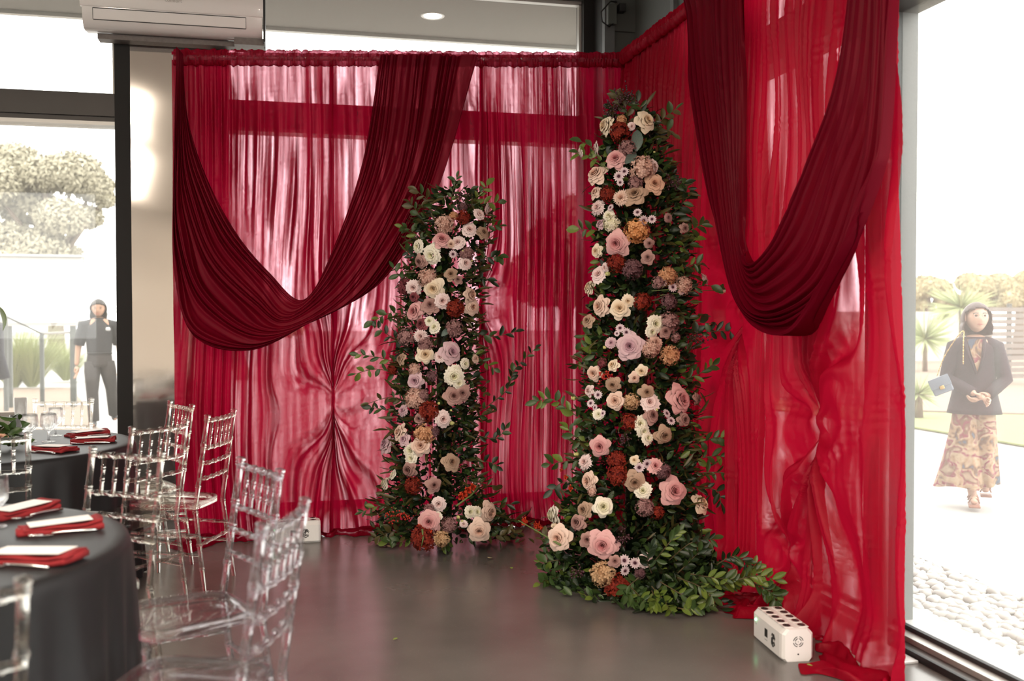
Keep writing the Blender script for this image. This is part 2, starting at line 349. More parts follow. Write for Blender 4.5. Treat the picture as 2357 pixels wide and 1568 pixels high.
# ------------------------------------------------------------------ drapes
rs = np.random.RandomState(11)
def waves(n, lo, hi, seed):
    r = np.random.RandomState(seed); f = r.uniform(lo, hi, n); p = r.uniform(0, 2*PI, n)
    return lambda x: sum(np.sin(f[i]*x + p[i]) for i in range(n))/n**.5
def sstep(a, b, x): t = np.clip((x-a)/(b-a), 0, 1); return t*t*(3-2*t)
def gathered(xs, dens):
    """running phase of pleats whose spacing varies along the rail"""
    return np.concatenate([[0], np.cumsum(dens[:-1]*np.diff(xs))])*2*PI
def drape_field(s, z, S_tab, PH_tab, D_tab, H, knots, seed):
    n1, n2, n3 = waves(4, 1.5, 5, seed), waves(4, .6, 2.2, seed+1), waves(4, 6, 14, seed+2)
    drift = 1.2*n1(s*1.1+.35*z)*n2(z*1.3)*(H-z)/H
    ph = np.interp(s, S_tab, PH_tab) + drift
    dens = np.interp(s, S_tab, D_tab)
    amp = .35/(dens+3.5)
    amp = amp*(.40 + .60*sstep(0, .5, H-z))*(.85+.35*n3(s*.6+z*.4))
    pinch = 0
    for (sk, zk, Rx, Rz, hang) in knots:
        dx, dz = s-sk, z-zk; r = np.sqrt(dx*dx+dz*dz)+1e-5
        w = np.exp(-(np.sqrt((dx/Rx)**2+(dz/Rz)**2)/1.15)**2.6); R = Rz
        up = np.arctan2(np.abs(dx), np.abs(dz)+1e-5)
        kk = 2*PI*np.interp(sk, S_tab, D_tab); nf = kk*Rx/1.7
        up = np.arctan2(np.abs(dx)*kk/nf*Rz, np.abs(dz)+1e-5)
        low = np.arctan2(np.abs(dx)*kk/nf*Rz**1.7, np.abs(dz)**1.7 + .0005)
        k = sstep(-.03, .03, -dz); a = (1-k)*up + k*low
        pk = np.interp(sk, S_tab, PH_tab)
        target = pk + np.sign(dx)*a*nf
        ph = ph*(1-w) + target*w
        local = .30*np.minimum(r, .6)/nf*4.5
        amp = amp*(1-w) + w*np.minimum(local*1.35, .036)
        pinch = pinch + .055*np.exp(-(r/.05)**2) - .02*np.exp(-(r/.16)**2) - .03*np.exp(-(np.abs(dx)/.02)**1.5)*np.exp(-(r/(R*1.3))**2)
        # loose cloth sagging in soft bows under the knot
        if hang: ph = ph + w*1.5*np.exp(-((r-.3)/.25)**2)*np.sin(dz*9)
    f = np.sin(ph); f2 = np.sin(2*ph+1.3+2*n1(z*.6)); f3 = np.sin(3.3*ph+.6+n2(s*3))
    f = np.sign(f)*np.abs(f)**.8
    d = amp*(1 + f + .34*f2 + .16*f3)
    d = d + .004*np.sin(s*210+3*n1(s))*np.exp(-(H-z)/.12)
    d = d + .0025*n3(s*3+z*9)*n3(z*7-s*5+2)
    return d + pinch
def make_drape(name, label, S, mp, Hf, panels, knots, dens_keys, pool_keys, m, seed, root, flare=None, nx_per_m=460, nz=300):
    S_tab = np.linspace(-.1, S+.1, 1200)
    nn = waves(5, 4, 13, seed+9)
    D_tab = np.interp(S_tab, *zip(*dens_keys))*(1+.35*nn(S_tab)).clip(.35, 2)
    PH_tab = gathered(S_tab, D_tab)
    for (a, b) in panels:
        nx = int((b-a)*nx_per_m)
        s = np.linspace(a, b, nx)[None, :]; k = np.linspace(0, 1, nz)[:, None]
        H = Hf(s); pool = np.interp(s, *zip(*pool_keys))*(1+.25*nn(s*2.1))
        Lt = H + pool
        L = k*Lt*np.ones_like(s)
        z = np.maximum(H-L, 0); out = np.maximum(L-H, 0)
        d = drape_field(s*np.ones_like(k), z, S_tab, PH_tab, D_tab, H, knots, seed)
        # panel edges curl back
        e = np.minimum(np.abs(s-a), np.abs(b-s)); inner = np.minimum(np.where(a > .02, np.abs(s-a), 9), np.where(b < S-.02, np.abs(b-s), 9))
        d = d - .03*np.exp(-(inner/.014)**1.2)
        near = sstep(.22, 0, z)
        d = d*(1+.5*near)*(1-.6*sstep(0, .12, out)) + out*.95 + .035*near*(1+nn(s*3.3))*sstep(0, .05, pool)
        ss = s + np.where(s > (a+b)/2, -1, 1)*np.exp(-(e/.06)**1.3)*(-.012+.012*sstep(.5, .1, z))*((inner < 5))
        ss = ss + .025*near*nn(s*1.2+out*4)*sstep(.02, .2, out+.05)
        if flare: ss = ss + flare(s, z)
        zz = z*1.0 + .004 + sstep(0, .05, out)*(.030+.020*np.sin(out*30+s*9)+.012*nn(s*2.5+out*9))*np.exp(-out*2)*sstep(0, .06, pool-out)
        X, Y = mp(ss, d); P = np.stack([X, Y, np.maximum(zz, .003)], -1)
        o = grid_mesh('panel', P, m, root)
        gth = np.interp(s, S_tab, D_tab)*np.ones_like(k)/9.0; gth = .02+.68*gth**1.2 + .35*np.maximum(0, nn(s*2.7+.2*z)*.8)   # how much cloth is gathered into each width
        at_ = o.data.attributes.new('gather', 'FLOAT', 'POINT'); at_.data.foreach_set('value', gth.astype(np.float32).ravel())
def sleeve(name, S, mp, Hf, m, root, seed, s0=0):
    """the ruffled rod pocket"""
    nx, nt = int(S*420), 22
    s = np.linspace(s0, S, nx)[None, :]; th = np.linspace(0, 2*PI, nt)[:, None]
    w1, w2 = waves(6, 30, 120, seed), waves(5, 120, 330, seed+1)
    q = .22*w1(s+.03*np.sin(th))+.12*w2(s+.004*th)
    rz, ry = .052*(1+.35*q), .026*(1+1.1*q)
    X, Y = mp(s+.004*np.sin(th*2), .030+ry*np.cos(th)); Z = Hf(s)-.035+rz*np.sin(th)
    grid_mesh(name, np.stack([X+0*Z, Y+0*Z, Z], -1), m, root)

XB0 = -.638; YD = 6.70; XD = 2.386
back_map = lambda s, d: (XB0+s+0*d, YD-d+0*s)
right_map = lambda s, d: (XD-d+0*s, YD-s+0*d)
SB, SR = XD-XB0, YD-3.44
HB = lambda s: 3.10+.16*s/SB
HR = lambda s: 3.27+0*s
def kb(u, v): p = onY(u, v, YD-.03); return p.x-XB0, p.z
def kr(u, v): p = onX(u, v, XD-.03); return YD-p.y, p.z

bd = thing('backdrop_drape', (XB0+SB/2, YD, 0), 'sheer crimson drape hung straight along the back window behind both flower columns', 'drape')
k1, k2 = kb(768, 917), kb(1112, 686)
dens = [(0, 7), (.3, 10), (.42, 7), (.55, 11), (.72, 9), (.85, 13), (.97, 12), (1.08, 7), (1.5, 7), (1.95, 5), (2.02, 15), (2.2, 14), (2.55, 16), (2.7, 9), (3.1, 12)]
make_drape('panel', '', SB, back_map, HB, [(0, k1[0]), (k1[0], k2[0]), (k2[0], SB)],
    [(k1[0], k1[1], .38, .75, True), (k2[0], k2[1], .22, .60, False)], dens,
    [(0, .30), (.25, .28), (.45, .16), (.9, .12), (1.1, .20), (1.5, .16), (2.2, .12), (2.8, .08), (3.1, .05)], M_['drape'], 3, bd)
sleeve('rod_pocket', SB, back_map, HB, M_['drape'], bd, 5)
rd = thing('side_drape', (XD, YD-SR/2, 0), 'sheer crimson drape running along the right window from the corner to the grey post', 'drape')
k3, k4, k5 = kr(1693, 716), kr(1862, 972), kr(1805, 1277)
dens = [(0, 9), (.6, 8), (1.2, 10), (1.7, 10), (2.2, 13), (2.6, 10), (2.85, 4.5), (3.3, 3.0)]
def flare(s, z): return sstep(SR-.9, SR, s)*(.13*(1-z/3.27)**1.6)
make_drape('panel', '', SR, right_map, HR, [(0, k3[0]), (k3[0], k4[0]), (k4[0], SR)],
    [(k3[0], k3[1], .26, .55, False), (k4[0], k4[1], .34, .70, True), (k5[0], k5[1], .20, .36, False)], dens,
    [(0, .03), (1.6, .04), (1.9, .24), (2.15, .34), (2.4, .22), (2.55, .05), (2.8, .06), (2.95, .22), (3.2, .26)], M_['drape_warm'], 21, rd, flare)
sleeve('rod_pocket', SR, right_map, HR, M_['drape_warm'], rd, 8, .03)

# pipe frame that carries them
pf = thing('pipe_frame', (XD, YD, 0), 'slim white pipe stand carrying the crimson drapes, upright visible at the corner', 'stand')
pm = mat('white_pipe', (.6, .58, .56), .35, .3, 0)
MB().tube([(XB0-.01, YD-.03, 3.065), (XD, YD-.03, 3.225)], .016, 10).build('crossbar', pm, pf, world=True)
MB().tube([(XD-.03, YD, 3.235), (XD-.03, 3.5, 3.235)], .016, 10).build('crossbar', pm, pf, world=True)
for x, y, h in ((XB0+.01, YD+.05, 3.12), (XD-.005, YD+.03, 3.26), (XD+.06, 3.66, 3.27)):
    MB().tube([(x, y, .02), (x, y, h)], .019, 10).build('upright', pm, pf, world=True)
    MB().box((x-.16, y-.10, 0), (x+.10, y+.16, .012), bev=.003).build('base_plate', pm, pf, world=True, smooth=False)

def crom(P, n):
    """Catmull-Rom through the first axis"""
    P = np.asarray(P, float); k = len(P); t = np.linspace(0, k-1, n); i = np.minimum(t.astype(int), k-2); f = (t-i)
    g = lambda j: P[np.clip(j, 0, k-1)]
    f = f.reshape((-1,)+(1,)*(P.ndim-1))
    a, b, c, d = g(i-1), g(i), g(i+1), g(i+2)
    return .5*((2*b)+(-a+c)*f+(2*a-5*b+4*c-d)*f**2+(-a+3*b-3*c+d)*f**3)
def swag(name, curves, conv, back, normal, nfold, m, seed, root, bulge=.10, kamp=.42):
    K = np.array([[conv(u, v) for (u, v) in cv] for cv in curves])       # (4, 9, 2)
    A = crom(K, 9*0+150)                                                   # across
    A = np.transpose(A, (1, 0, 2)); A = crom(A, 300)                       # along -> (300, 150, 2)
    q = np.linspace(0, 1, 300)[:, None]; r = np.linspace(0, 1, 150)[None, :]
    wid = np.sqrt(((A[:, -1]-A[:, 0])**2).sum(-1))[:, None]
    n1, n2 = waves(4, 2, 7, seed), waves(4, 3, 9, seed+1)
    rp = r**.68; ph = 2*PI*nfold*(rp + .03*n1(r*3+q*1.4) + .015*n2(q*4))
    amp = np.minimum(kamp*wid/nfold*(.75+.55*r), .045)*(.85+.4*n2(r*2+q*2))
    f = np.sin(ph); f = 1-np.abs(f)**.7*1.0 if False else f
    d = amp*(1.1 + np.sign(f)*np.abs(f)**.65 + .3*np.sin(2*ph+1))
    d = d + bulge*np.sin(PI*q)**1.3*(.35+.65*r) + .01
    d = d - .05*sstep(.97, 1, r)*np.ones_like(q) - .03*sstep(.025, 0, r)
    d = d + .02*sstep(.04, 0, q) + .02*sstep(.96, 1, q)
    P = np.zeros((300, 150, 3)); P[..., 2] = A[..., 1]
    if normal == 'y': P[..., 0] = A[..., 0]; P[..., 1] = back - d
    else: P[..., 1] = A[..., 0]; P[..., 0] = back - d
    return grid_mesh(name, P, m, root)
SWY = YD-.085
def cb(u, v):
    p = onY(u, v, SWY-.04); return (p.x, p.z)
def cr_(u, v):
    if v is None:
        p = onX(u, 0, XD-.10); return (p.y, 3.245)
    p = onX(u, v, XD-.12); return (p.y, p.z)
sw = swag('drape_swag', [
  [(420,122),(430,262),(472,400),(540,530),(618,625),(700,689),(772,560),(838,360),(876,126)],
  [(416,118),(420,300),(442,450),(500,590),(590,690),(668,735),(800,620),(905,400),(950,126)],
  [(411,112),(409,350),(418,540),(470,680),(570,765),(690,752),(835,655),(962,420),(1030,128)],
  [(405,106),(399,400),(403,640),(450,775),(579,806),(722,738),(882,645),(1003,450),(1101,130)]], cb, SWY, 'y', 11, M_['swag'], 31, None)
tag(sw, 'dark crimson cloth swag looping across the back drape, behind the shorter flower column', 'swag')
T = None
sw2 = swag('drape_swag', [
  [(1697,T),(1702,150),(1708,400),(1716,560),(1737,606),(1792,552),(1866,370),(1930,130),(1978,T)],
  [(1660,T),(1664,200),(1690,470),(1724,640),(1790,682),(1880,600),(1952,400),(1996,150),(2008,T)],
  [(1624,T),(1636,230),(1682,520),(1732,690),(1825,732),(1930,668),(2003,480),(2032,250),(2032,T)],
  [(1586,T),(1608,220),(1660,480),(1733,710),(1880,770),(1988,600),(2052,410),(2056,250),(2050,T)]], cr_, XD-.09, 'x', 12, M_['swag'], 47, None)
tag(sw2, 'dark crimson cloth swag hanging in a deep loop on the right-hand drape', 'swag')
# ------------------------------------------------------------------ outside
M_['path'] = mat('pale_concrete_path', (.34, .325, .31), .85, 0, .05, 2, .1, 40)
M_['mulch'] = mat('peach_gravel', (.22, .165, .125), .95, 0, .35, 14, .5, 30)
M_['lawn'] = mat('thin_pale_lawn', (.20, .22, .09), .95, 0, .25, 9)
M_['farleaf'] = mat('eucalyptus_leaf', (.36, .33, .24), .7, 0, .4, 1.5)
M_['farleaf2'] = mat('olive_leaf', (.40, .34, .20), .7, 0, .4, 1.2)
M_['bark'] = mat('pale_bark', (.16, .12, .09), .9, 0, .2)
M_['grass'] = mat('reed_grass', (.30, .33, .15), .8, 0, .3, 2)
M_['yucca'] = mat('yucca_blade', (.32, .36, .17), .7, 0, .3, 2)
M_['pebble'] = mat('white_pebble', (.42, .41, .39), .6, 0, .12, 3)
M_['signwhite'] = mat('sign_white', (.40, .385, .36), .5, 0, .02)
GZ = -.06
def gpoly(name, pts, z, m, th=.02):
    n = len(pts); v = [(p[0], p[1], z) for p in pts]+[(p[0], p[1], z-th) for p in pts]
    f = [tuple(range(n)), tuple(range(2*n-1, n-1, -1))]+[(i, i+n, (i+1) % n+n, (i+1) % n) for i in range(n)]
    return struct(MB().add(v, f).build(name, m, smooth=False))
gpoly('ground', [(-70, -60), (70, -60), (70, 110), (-70, 110)], GZ-.03, M_['path'], .3)
def gz(*uv, z=GZ): return [onZ(u, v, z) for u, v in uv]
gpoly('mulch_bed', [tuple(p[:2]) for p in gz((-260, 1075), (240, 1030), (205, 940), (160, 893), (-260, 893))], GZ+.004, M_['mulch'])
gpoly('lawn_strip', [tuple(p[:2]) for p in gz((1500, 905), (2085, 980), (2600, 1065), (2600, 962), (2085, 948), (1500, 890))], GZ+.004, M_['lawn'])
gpoly('mulch_bed', [tuple(p[:2]) for p in gz((1500, 880), (2085, 944), (2700, 962), (2700, 800), (2085, 800), (1500, 800))], GZ+.002, M_['mulch'])
sbox('curb', (3.765, -3, -.12), (3.80, 9, -.035), M_['sillgrey'])
# pebble strip
pb = bpy.data.objects.new('pebble_bed', None); C.objects.link(pb); pb.location = (3.35, 3.2, -.06); pb['kind'] = 'structure'
MB().box((2.93, -1, -.085), (3.765, 8.6, -.065)).build('gravel_base', M_['pebble'], pb, smooth=False, world=True)
pms = []
for k in range(5):
    bm = bmesh.new(); bmesh.ops.create_icosphere(bm, subdivisions=2, radius=1)
    for q in bm.verts: q.co *= 1+.14*math.sin(3*q.co.x+k*2)+.1*math.sin(4*q.co.y+k)
    me = bpy.data.meshes.new('pebble'); bm.to_mesh(me); bm.free(); me.shade_smooth(); me.materials.append(M_['pebble']); pms.append(me)
rr = random.Random(5); spots = []
y = 1.5
while y < 8.4:
    x = 2.96
    while x < 3.75:
        spots.append((x+rr.uniform(-.018, .018), y+rr.uniform(-.018, .018))); x += .06
    y += .055
spots.sort(key=lambda p: abs(p[1]-2.9))
st = MB()
for i, (x, y) in enumerate(spots):
    s = rr.uniform(.026, .042)
    if i < 300:
        copy_part(pms[i % 5], 'pebble', pb, (x-3.35, y-3.2, .005+rr.uniform(0, .022)), (rr.uniform(-.5, .5), rr.uniform(-.5, .5), rr.uniform(0, 6)), (s*1.2, s, s*.65))
    else:
        me = pms[i % 5]; R = Matrix.Rotation(rr.uniform(0, 6), 3, 'Z'); S = Vector((s*1.2, s, s*.65)); zz = -.055+rr.uniform(0, .02)
        st.add([R @ Vector((q.co.x*S.x, q.co.y*S.y, q.co.z*S.z)) + Vector((x, y, zz)) for q in me.vertices], [tuple(p.vertices) for p in me.polygons])
tag(st.build('pebbles', M_['pebble'], pb, world=True), kind='stuff')

def leaf_cloud(name, blobs, n, size, m, parent, seed, flat=.6):
    r = np.random.RandomState(seed); B = np.array(blobs, float); wt = (B[:, 3]*B[:, 4]*B[:, 5])**.7; pick = r.choice(len(B), n, p=wt/wt.sum())
    d = r.normal(size=(n, 3)); d /= np.linalg.norm(d, axis=1)[:, None]; rad = r.uniform(.35, 1, n)[:, None]**.45
    c = B[pick, :3] + d*rad*B[pick, 3:6]
    a = r.normal(size=(n, 3)); a /= np.linalg.norm(a, axis=1)[:, None]; b = np.cross(a, d); b /= np.linalg.norm(b, axis=1)[:, None]+1e-6
    s = size*r.uniform(.6, 1.3, n)[:, None]
    V = np.stack([c-a*s, c+b*s*.45, c+a*s, c-b*s*.45], 1).reshape(-1, 3)
    W = np.array(world_of(parent).inverted()); V = V @ W[:3, :3].T + W[:3, 3]
    me = bpy.data.meshes.new(name); me.vertices.add(4*n); me.vertices.foreach_set('co', V.astype(np.float32).ravel())
    me.loops.add(4*n); me.loops.foreach_set('vertex_index', np.arange(4*n, dtype=np.int32)); me.polygons.add(n)
    me.polygons.foreach_set('loop_start', np.arange(0, 4*n, 4, dtype=np.int32)); me.update(calc_edges=True); me.materials.append(m)
    o = bpy.data.objects.new(name, me); C.objects.link(o); o.parent = parent; o['kind'] = 'stuff'; return o
def tree(u, vb, t, label, crown, n, size, m, seed, name='tree'):
    """crown: list of (u, v, radius px) blobs at distance t"""
    base = at(u, 730, t); base.z = GZ-.03
    o = thing(name, base, label, 'tree', 'trees outside')
    rr = random.Random(seed); k = t/FPX; bl = []
    for (cu, cv, r) in crown:
        p = at(cu, cv, t+rr.uniform(-1, 1)*r*k); bl.append((p.x, p.y, p.z, r*k, r*k, r*k*.75))
    mb = MB(); top = bl[0]
    mb.tube([base, ((base.x+top[0])/2+.1, base.y, top[2]*.5), (top[0], top[1], top[2])], [.022*t*.4, .016*t*.4, .006*t*.4], 8)
    for b in bl[1:]:
        mb.tube([((base.x+top[0])/2+.1, base.y, top[2]*.5), (b[0], b[1], b[2])], [.010*t*.4, .003*t*.4], 5)
    mb.build('trunk', M_['bark'], o, world=True)
    leaf_cloud('crown', bl, n, size, m, o, seed)
    return o
tree(130, 0, 34, 'tall airy eucalyptus with a wide pale crown beyond the left window',
     [(100, 400, 60), (30, 380, 70), (170, 400, 70), (215, 430, 50), (60, 470, 70), (140, 500, 60), (-30, 420, 80), (200, 500, 40), (20, 560, 70), (90, 570, 65), (150, 590, 45), (-60, 560, 80), (240, 460, 28), (60, 640, 60)], 48000, .085, M_['farleaf'], 3)
tree(-40, 0, 28, 'yellowish bushy tree at the far left edge behind the white sign board', [(-40, 640, 60), (5, 670, 40), (-80, 600, 70), (12, 600, 30)], 8000, .09, M_['farleaf2'], 4)
tree(1290, 0, 20, 'rounded tree seen dimly through the back drape beside the corner', [(1290, 560, 80), (1250, 640, 90), (1340, 500, 70), (1370, 620, 90)], 8000, .12, M_['farleaf'], 5)
tree(560, 0, 24, 'low shrub seen dimly through the left part of the back drape', [(500, 730, 50), (580, 725, 55), (660, 735, 50)], 5000, .12, M_['farleaf2'], 6, 'shrub')
tree(2140, 0, 40, 'pale olive tree at the left of the right window view', [(2130, 660, 34), (2095, 670, 30), (2160, 665, 30), (2180, 690, 26), (2110, 700, 26)], 16000, .11, M_['farleaf2'], 7)
tree(2265, 0, 42, 'pale olive tree rising behind the woman', [(2265, 660, 36), (2230, 650, 30), (2300, 655, 34), (2290, 690, 30), (2240, 690, 30)], 16000, .11, M_['farleaf2'], 8)
tree(2350, 0, 38, 'pale olive tree at the right edge of the picture', [(2345, 665, 34), (2375, 650, 40), (2330, 690, 26)], 14000, .11, M_['farleaf2'], 9)

def blades(o, name, base, n, length, spread, wid, m, seed, droop=.5, up=.2):
    rr = random.Random(seed); mb = MB()
    for k in range(n):
        a = rr.uniform(0, 2*PI); e = rr.uniform(up, spread); L = length*rr.uniform(.6, 1.1)
        d = Vector((math.cos(a), math.sin(a), 0)); s = Vector((-d.y, d.x, 0)); pts = []
        b = base + d*rr.uniform(0, .06)*length
        for j in range(5):
            q = j/4; r = e*L*q + droop*e*L*q*q*.4; z = L*q*math.cos(e*.6) - droop*L*e*q*q*.55
            c = b + d*r + Vector((0, 0, max(z, .01))); ww = wid*(1-q)**.6 if j < 4 else 0
            pts += [c+s*ww, c-s*ww]
        mb.add(pts, [(2*j, 2*j+1, 2*j+3, 2*j+2) for j in range(4)])
    g = mb.build(name, m, o, world=True); g['kind'] = 'stuff'; return g
for u, v, t, L, lab, m, sd in ((28, 893, 20.8, 1.6, 'tall reed grass clump at the left edge under the sign board', 'grass', 1), (72, 886, 20.9, 1.35, 'reed grass clump beside the dark railing post', 'grass', 2), (150, 872, 23, .95, 'yellow-green grass tuft behind the man in black', 'grass', 3)):
    b = at(u, 730, t); b.z = GZ
    o = thing('reed_clump', b, lab, 'grass', 'grass clumps outside the left window'); blades(o, 'blades', b, 620, L*1.12, .80, .008, M_[m], sd)
for u, t, L, lab, sd, sp in ((2130, 27, 1.1, 'round spiky yucca bush at the left of the right window view', 4, 1.5), (2116, 14.6, .42, 'small spiky shrub on a short stem near the grey post', 5, 1.5), (2212, 28.5, 1.2, 'spiky palm head rising above the wall behind the woman', 6, 1.6)):
    hz = {2130: .9, 2116: .35, 2212: 1.75}[u]
    b = at(u, 730, t); b.z = GZ
    o = thing('yucca', b, lab, 'plant', 'spiky plants outside the right window')
    MB().tube([b, b+Vector((0, 0, hz))], [.07, .05], 8).build('stem', M_['bark'], o, world=True)
    c = b+Vector((0, 0, hz)); rr = random.Random(sd); mb = MB()
    for k in range(190):
        d = Vector((rr.gauss(0, 1), rr.gauss(0, 1), rr.gauss(.35, .8))).normalized(); s = d.orthogonal().normalized()
        Lk = L*rr.uniform(.7, 1); mb.add([c+s*.02*L, c-s*.02*L, c+d*Lk*.6-s*.022*L, c+d*Lk, c+d*Lk*.6+s*.022*L], [(0, 1, 2, 3, 4)])
    mb.build('blades', M_['yucca'], o, world=True)['kind'] = 'stuff'

sg = thing('sign_board', at(112, 730, 17)*1, 'large blank white sign board on posts beyond the left window', 'sign'); sg.location.z = GZ-.03
def pl(u, v, t): return at(u, v, t)
a, b = pl(28, 597, 17), pl(205, 750, 17); x0, x1, z1, z0 = a.x, b.x, a.z, b.z; y = 17.6
MB().box((x0, y, z0), (x1, y+.10, z1), bev=.01).build('frame', M_['signwhite'], sg, world=True, smooth=False)
MB().box((x0+.12, y-.012, z0+.05), (x1-.1, y+.01, z1-.17)).build('face_panel', mat('sign_face', (.6, .6, .59), .4, 0, 0), sg, world=True, smooth=False)
MB().box((x0-.03, y-.04, z1), (x1+.03, y+.14, z1+.035)).build('cap', M_['sillgrey'], sg, world=True, smooth=False)
for x in (x0+.1, x1-.2): MB().box((x, y+.02, GZ-.03), (x+.09, y+.1, z0)).build('leg', M_['column'], sg, world=True, smooth=False)
rl = thing('railing', at(95, 730, 16.5)*1, 'thin dark handrail sloping down then running level under the sign board', 'railing'); rl.location.z = GZ-.03
MB().tube([at(-40, 705, 15), at(12, 728, 15.6), at(96, 768, 16.4)], .016, 6).build('rail', M_['column'], rl, world=True)
MB().tube([at(96, 768, 16.4), at(210, 763, 16.6)], .022, 6).build('rail', M_['signwhite'], rl, world=True)
for u, t, v in ((96, 16.4, 768), (12, 15.6, 730)):
    p = at(u, v, t); MB().box((p.x-.03, p.y-.03, GZ-.03), (p.x+.03, p.y+.03, p.z)).build('post', M_['column'], rl, world=True, smooth=False)
M_['fence'] = mat('weathered_fence', (.20, .17, .155), .9, 0, .2)
fc = thing('fence', at(2300, 730, 22)*1, 'pale grey slatted fence in the distance right of the woman', 'fence'); fc.location.z = GZ-.03
p0, p1 = at(2240, 730, 22), at(2440, 730, 22)
for k in range(12):
    z = .05+.135*k; MB().box((p0.x, p0.y, z), (p1.x, p0.y+.03, z+.10)).build('slat', M_['fence'], fc, world=True, smooth=False)
for x in (p0.x, (p0.x+p1.x)/2, p1.x): MB().box((x, p0.y+.03, GZ-.03), (x+.09, p0.y+.1, 1.72)).build('post', M_['column'], fc, world=True, smooth=False)
gw = at(2040, 730, 33); gw2 = at(2250, 730, 33)
hw = struct(MB().box((gw.x-6, gw.y, GZ-.03), (gw2.x, gw.y+.2, 1.6)).build('garden_wall', mat('pale_render', (.5, .47, .44), .8), smooth=False))
# ------------------------------------------------------------------ flowers
def ring_mesh(name, V, F, ring, m):
    me = bpy.data.meshes.new(name); me.from_pydata([tuple(v) for v in V], [], F); me.shade_smooth(); me.materials.append(m)
    at_ = me.attributes.new('ring', 'FLOAT', 'POINT'); at_.data.foreach_set('value', np.array(ring, np.float32)); return me
def petals(V, F, R, layers, seed, ruffle=0, nu=5, nv=5):
    rr = random.Random(seed)
    for (n, rt, zt, z0, curl, wid, ring, point) in layers:
        off = rr.uniform(0, 6)
        for i in range(n):
            a0 = off + 2*PI*i/n + rr.uniform(-.14, .14); k = rr.uniform(.88, 1.1); o = len(V); ph = rr.uniform(0, 6); tl = rr.uniform(-.08, .08)
            for jv in range(nv+1):
                v = jv/nv
                for ju in range(nu+1):
                    u = ju/nu*2-1
                    ve = v*(1-point*abs(u)**2.2)
                    r = rt*k*(.25 + .75*ve**.8) + .02*ju/nu
                    if curl: r += curl*max(0, ve-.62)**1.2*1.6*rt
                    z = z0 + (zt-z0)*math.sin(min(ve, .9)*PI/2/.9*.98)**.8 - (curl*1.1*max(0, ve-.7)**1.2*2.2) + tl*ve
                    ang = a0 + u*wid*(.55+.45*math.sin(PI*min(1, .15+ve*.75)))/2
                    rf = 1 + ruffle*math.sin(u*7+ph)*v*v
                    if point: # pinched fold towards the tip
                        r *= 1 - .10*(1-abs(u))*max(0, .35-ve)
                    V.append((r*rf*math.cos(ang), r*rf*math.sin(ang), z + ruffle*.35*math.cos(u*8+ph)*v*v)); R.append(min(1, max(0, ring + .15*(v-.5))))
            w_ = nu+1
            F += [(o+a*w_+b, o+a*w_+b+1, o+(a+1)*w_+b+1, o+(a+1)*w_+b) for a in range(nv) for b in range(nu)]
def rose_mesh(seed, op=1.0):
    V, F, R = [], [], []
    petals(V, F, R, [(3, .10, .60, -.1, 0, 2.8, .0, .06), (3, .18, .63, -.1, 0, 2.5, .05, .08), (4, .27, .64, -.12, .02, 2.3, .2, .10), (5, .37, .62, -.12, .05, 2.0, .3, .10), (5, .48, .57, -.15, .10, 1.8, .45, .12),
        (5, .60, .50, -.2, .18, 1.75, .6, .14), (6, .72, .38, -.22, .26, 1.55, .8, .18), (6, .84*op, .20, -.25, .34, 1.40, .95, .24), (5, .95*op, .0, -.3, .42, 1.45, 1, .30)], seed, .025)
    return ring_mesh('rose', V, F, R, M_['leaf'])
def liz_mesh(seed):
    V, F, R = [], [], []
    petals(V, F, R, [(4, .16, .36, -.2, .0, 2.0, .0, .05), (5, .34, .44, -.2, .1, 1.8, .35, .05), (6, .54, .40, -.2, .2, 1.6, .6, .05), (6, .76, .28, -.25, .26, 1.5, .85, .06), (7, .95, .08, -.3, .3, 1.4, 1, .08)], seed, .10)
    return ring_mesh('ruffled_flower', V, F, R, M_['leaf'])
def carn_mesh(seed):
    V, F, R = [], [], []
    petals(V, F, R, [(6, .22, .52, -.1, 0, 1.6, .2, 0), (9, .42, .50, -.1, .1, 1.0, .4, 0), (12, .62, .42, -.1, .15, .8, .6, 0), (14, .80, .26, -.2, .2, .7, .8, 0), (14, .95, .05, -.2, .2, .65, 1, 0)], seed, .22, 4, 3)
    return ring_mesh('carnation', V, F, R, M_['leaf'])
def hyd_mesh(seed, n=64):
    rr = random.Random(seed); V, F, R = [], [], []
    for i in range(n):
        ph = i*2.39996; ct = 1-(i+.5)/n*1.25; stt = math.sqrt(max(0, 1-ct*ct)); nrm = Vector((stt*math.cos(ph), stt*math.sin(ph), ct*1.0))
        nrm = (nrm+Vector((rr.uniform(-.25, .25), rr.uniform(-.25, .25), rr.uniform(-.25, .25)))).normalized(); c = nrm*rr.uniform(.80, .98); c.z -= .15
        x = nrm.orthogonal().normalized(); x = Matrix.Rotation(rr.uniform(0, 6), 3, nrm) @ x; y = nrm.cross(x); s = rr.uniform(.19, .25); g = rr.uniform(.2, 1)
        for q in range(4):
            a = q*PI/2; d = x*math.cos(a)+y*math.sin(a); e = x*math.cos(a+PI/2)+y*math.sin(a+PI/2); o = len(V); lf = rr.uniform(.0, .09)
            V += [c, c+d*s*.55+e*s*.42+nrm*lf*.4, c+d*s*1.05+e*s*.2+nrm*lf, c+d*s*1.05-e*s*.2+nrm*(lf-.05), c+d*s*.55-e*s*.42-nrm*.01]; R += [g*.5, g, g, g, g]
            F.append((o, o+1, o+2, o+3, o+4))
    o = len(V); MBx = MB().loft([(0, 0, -.5, .2, .2), (0, 0, -.2, .6, .6), (0, 0, .2, .68, .68), (0, 0, .55, .3, .3)], 10); V += MBx.v; F += [tuple(i+o for i in f) for f in MBx.f]; R += [0]*len(MBx.v)
    return ring_mesh('hydrangea', V, F, R, M_['leaf'])
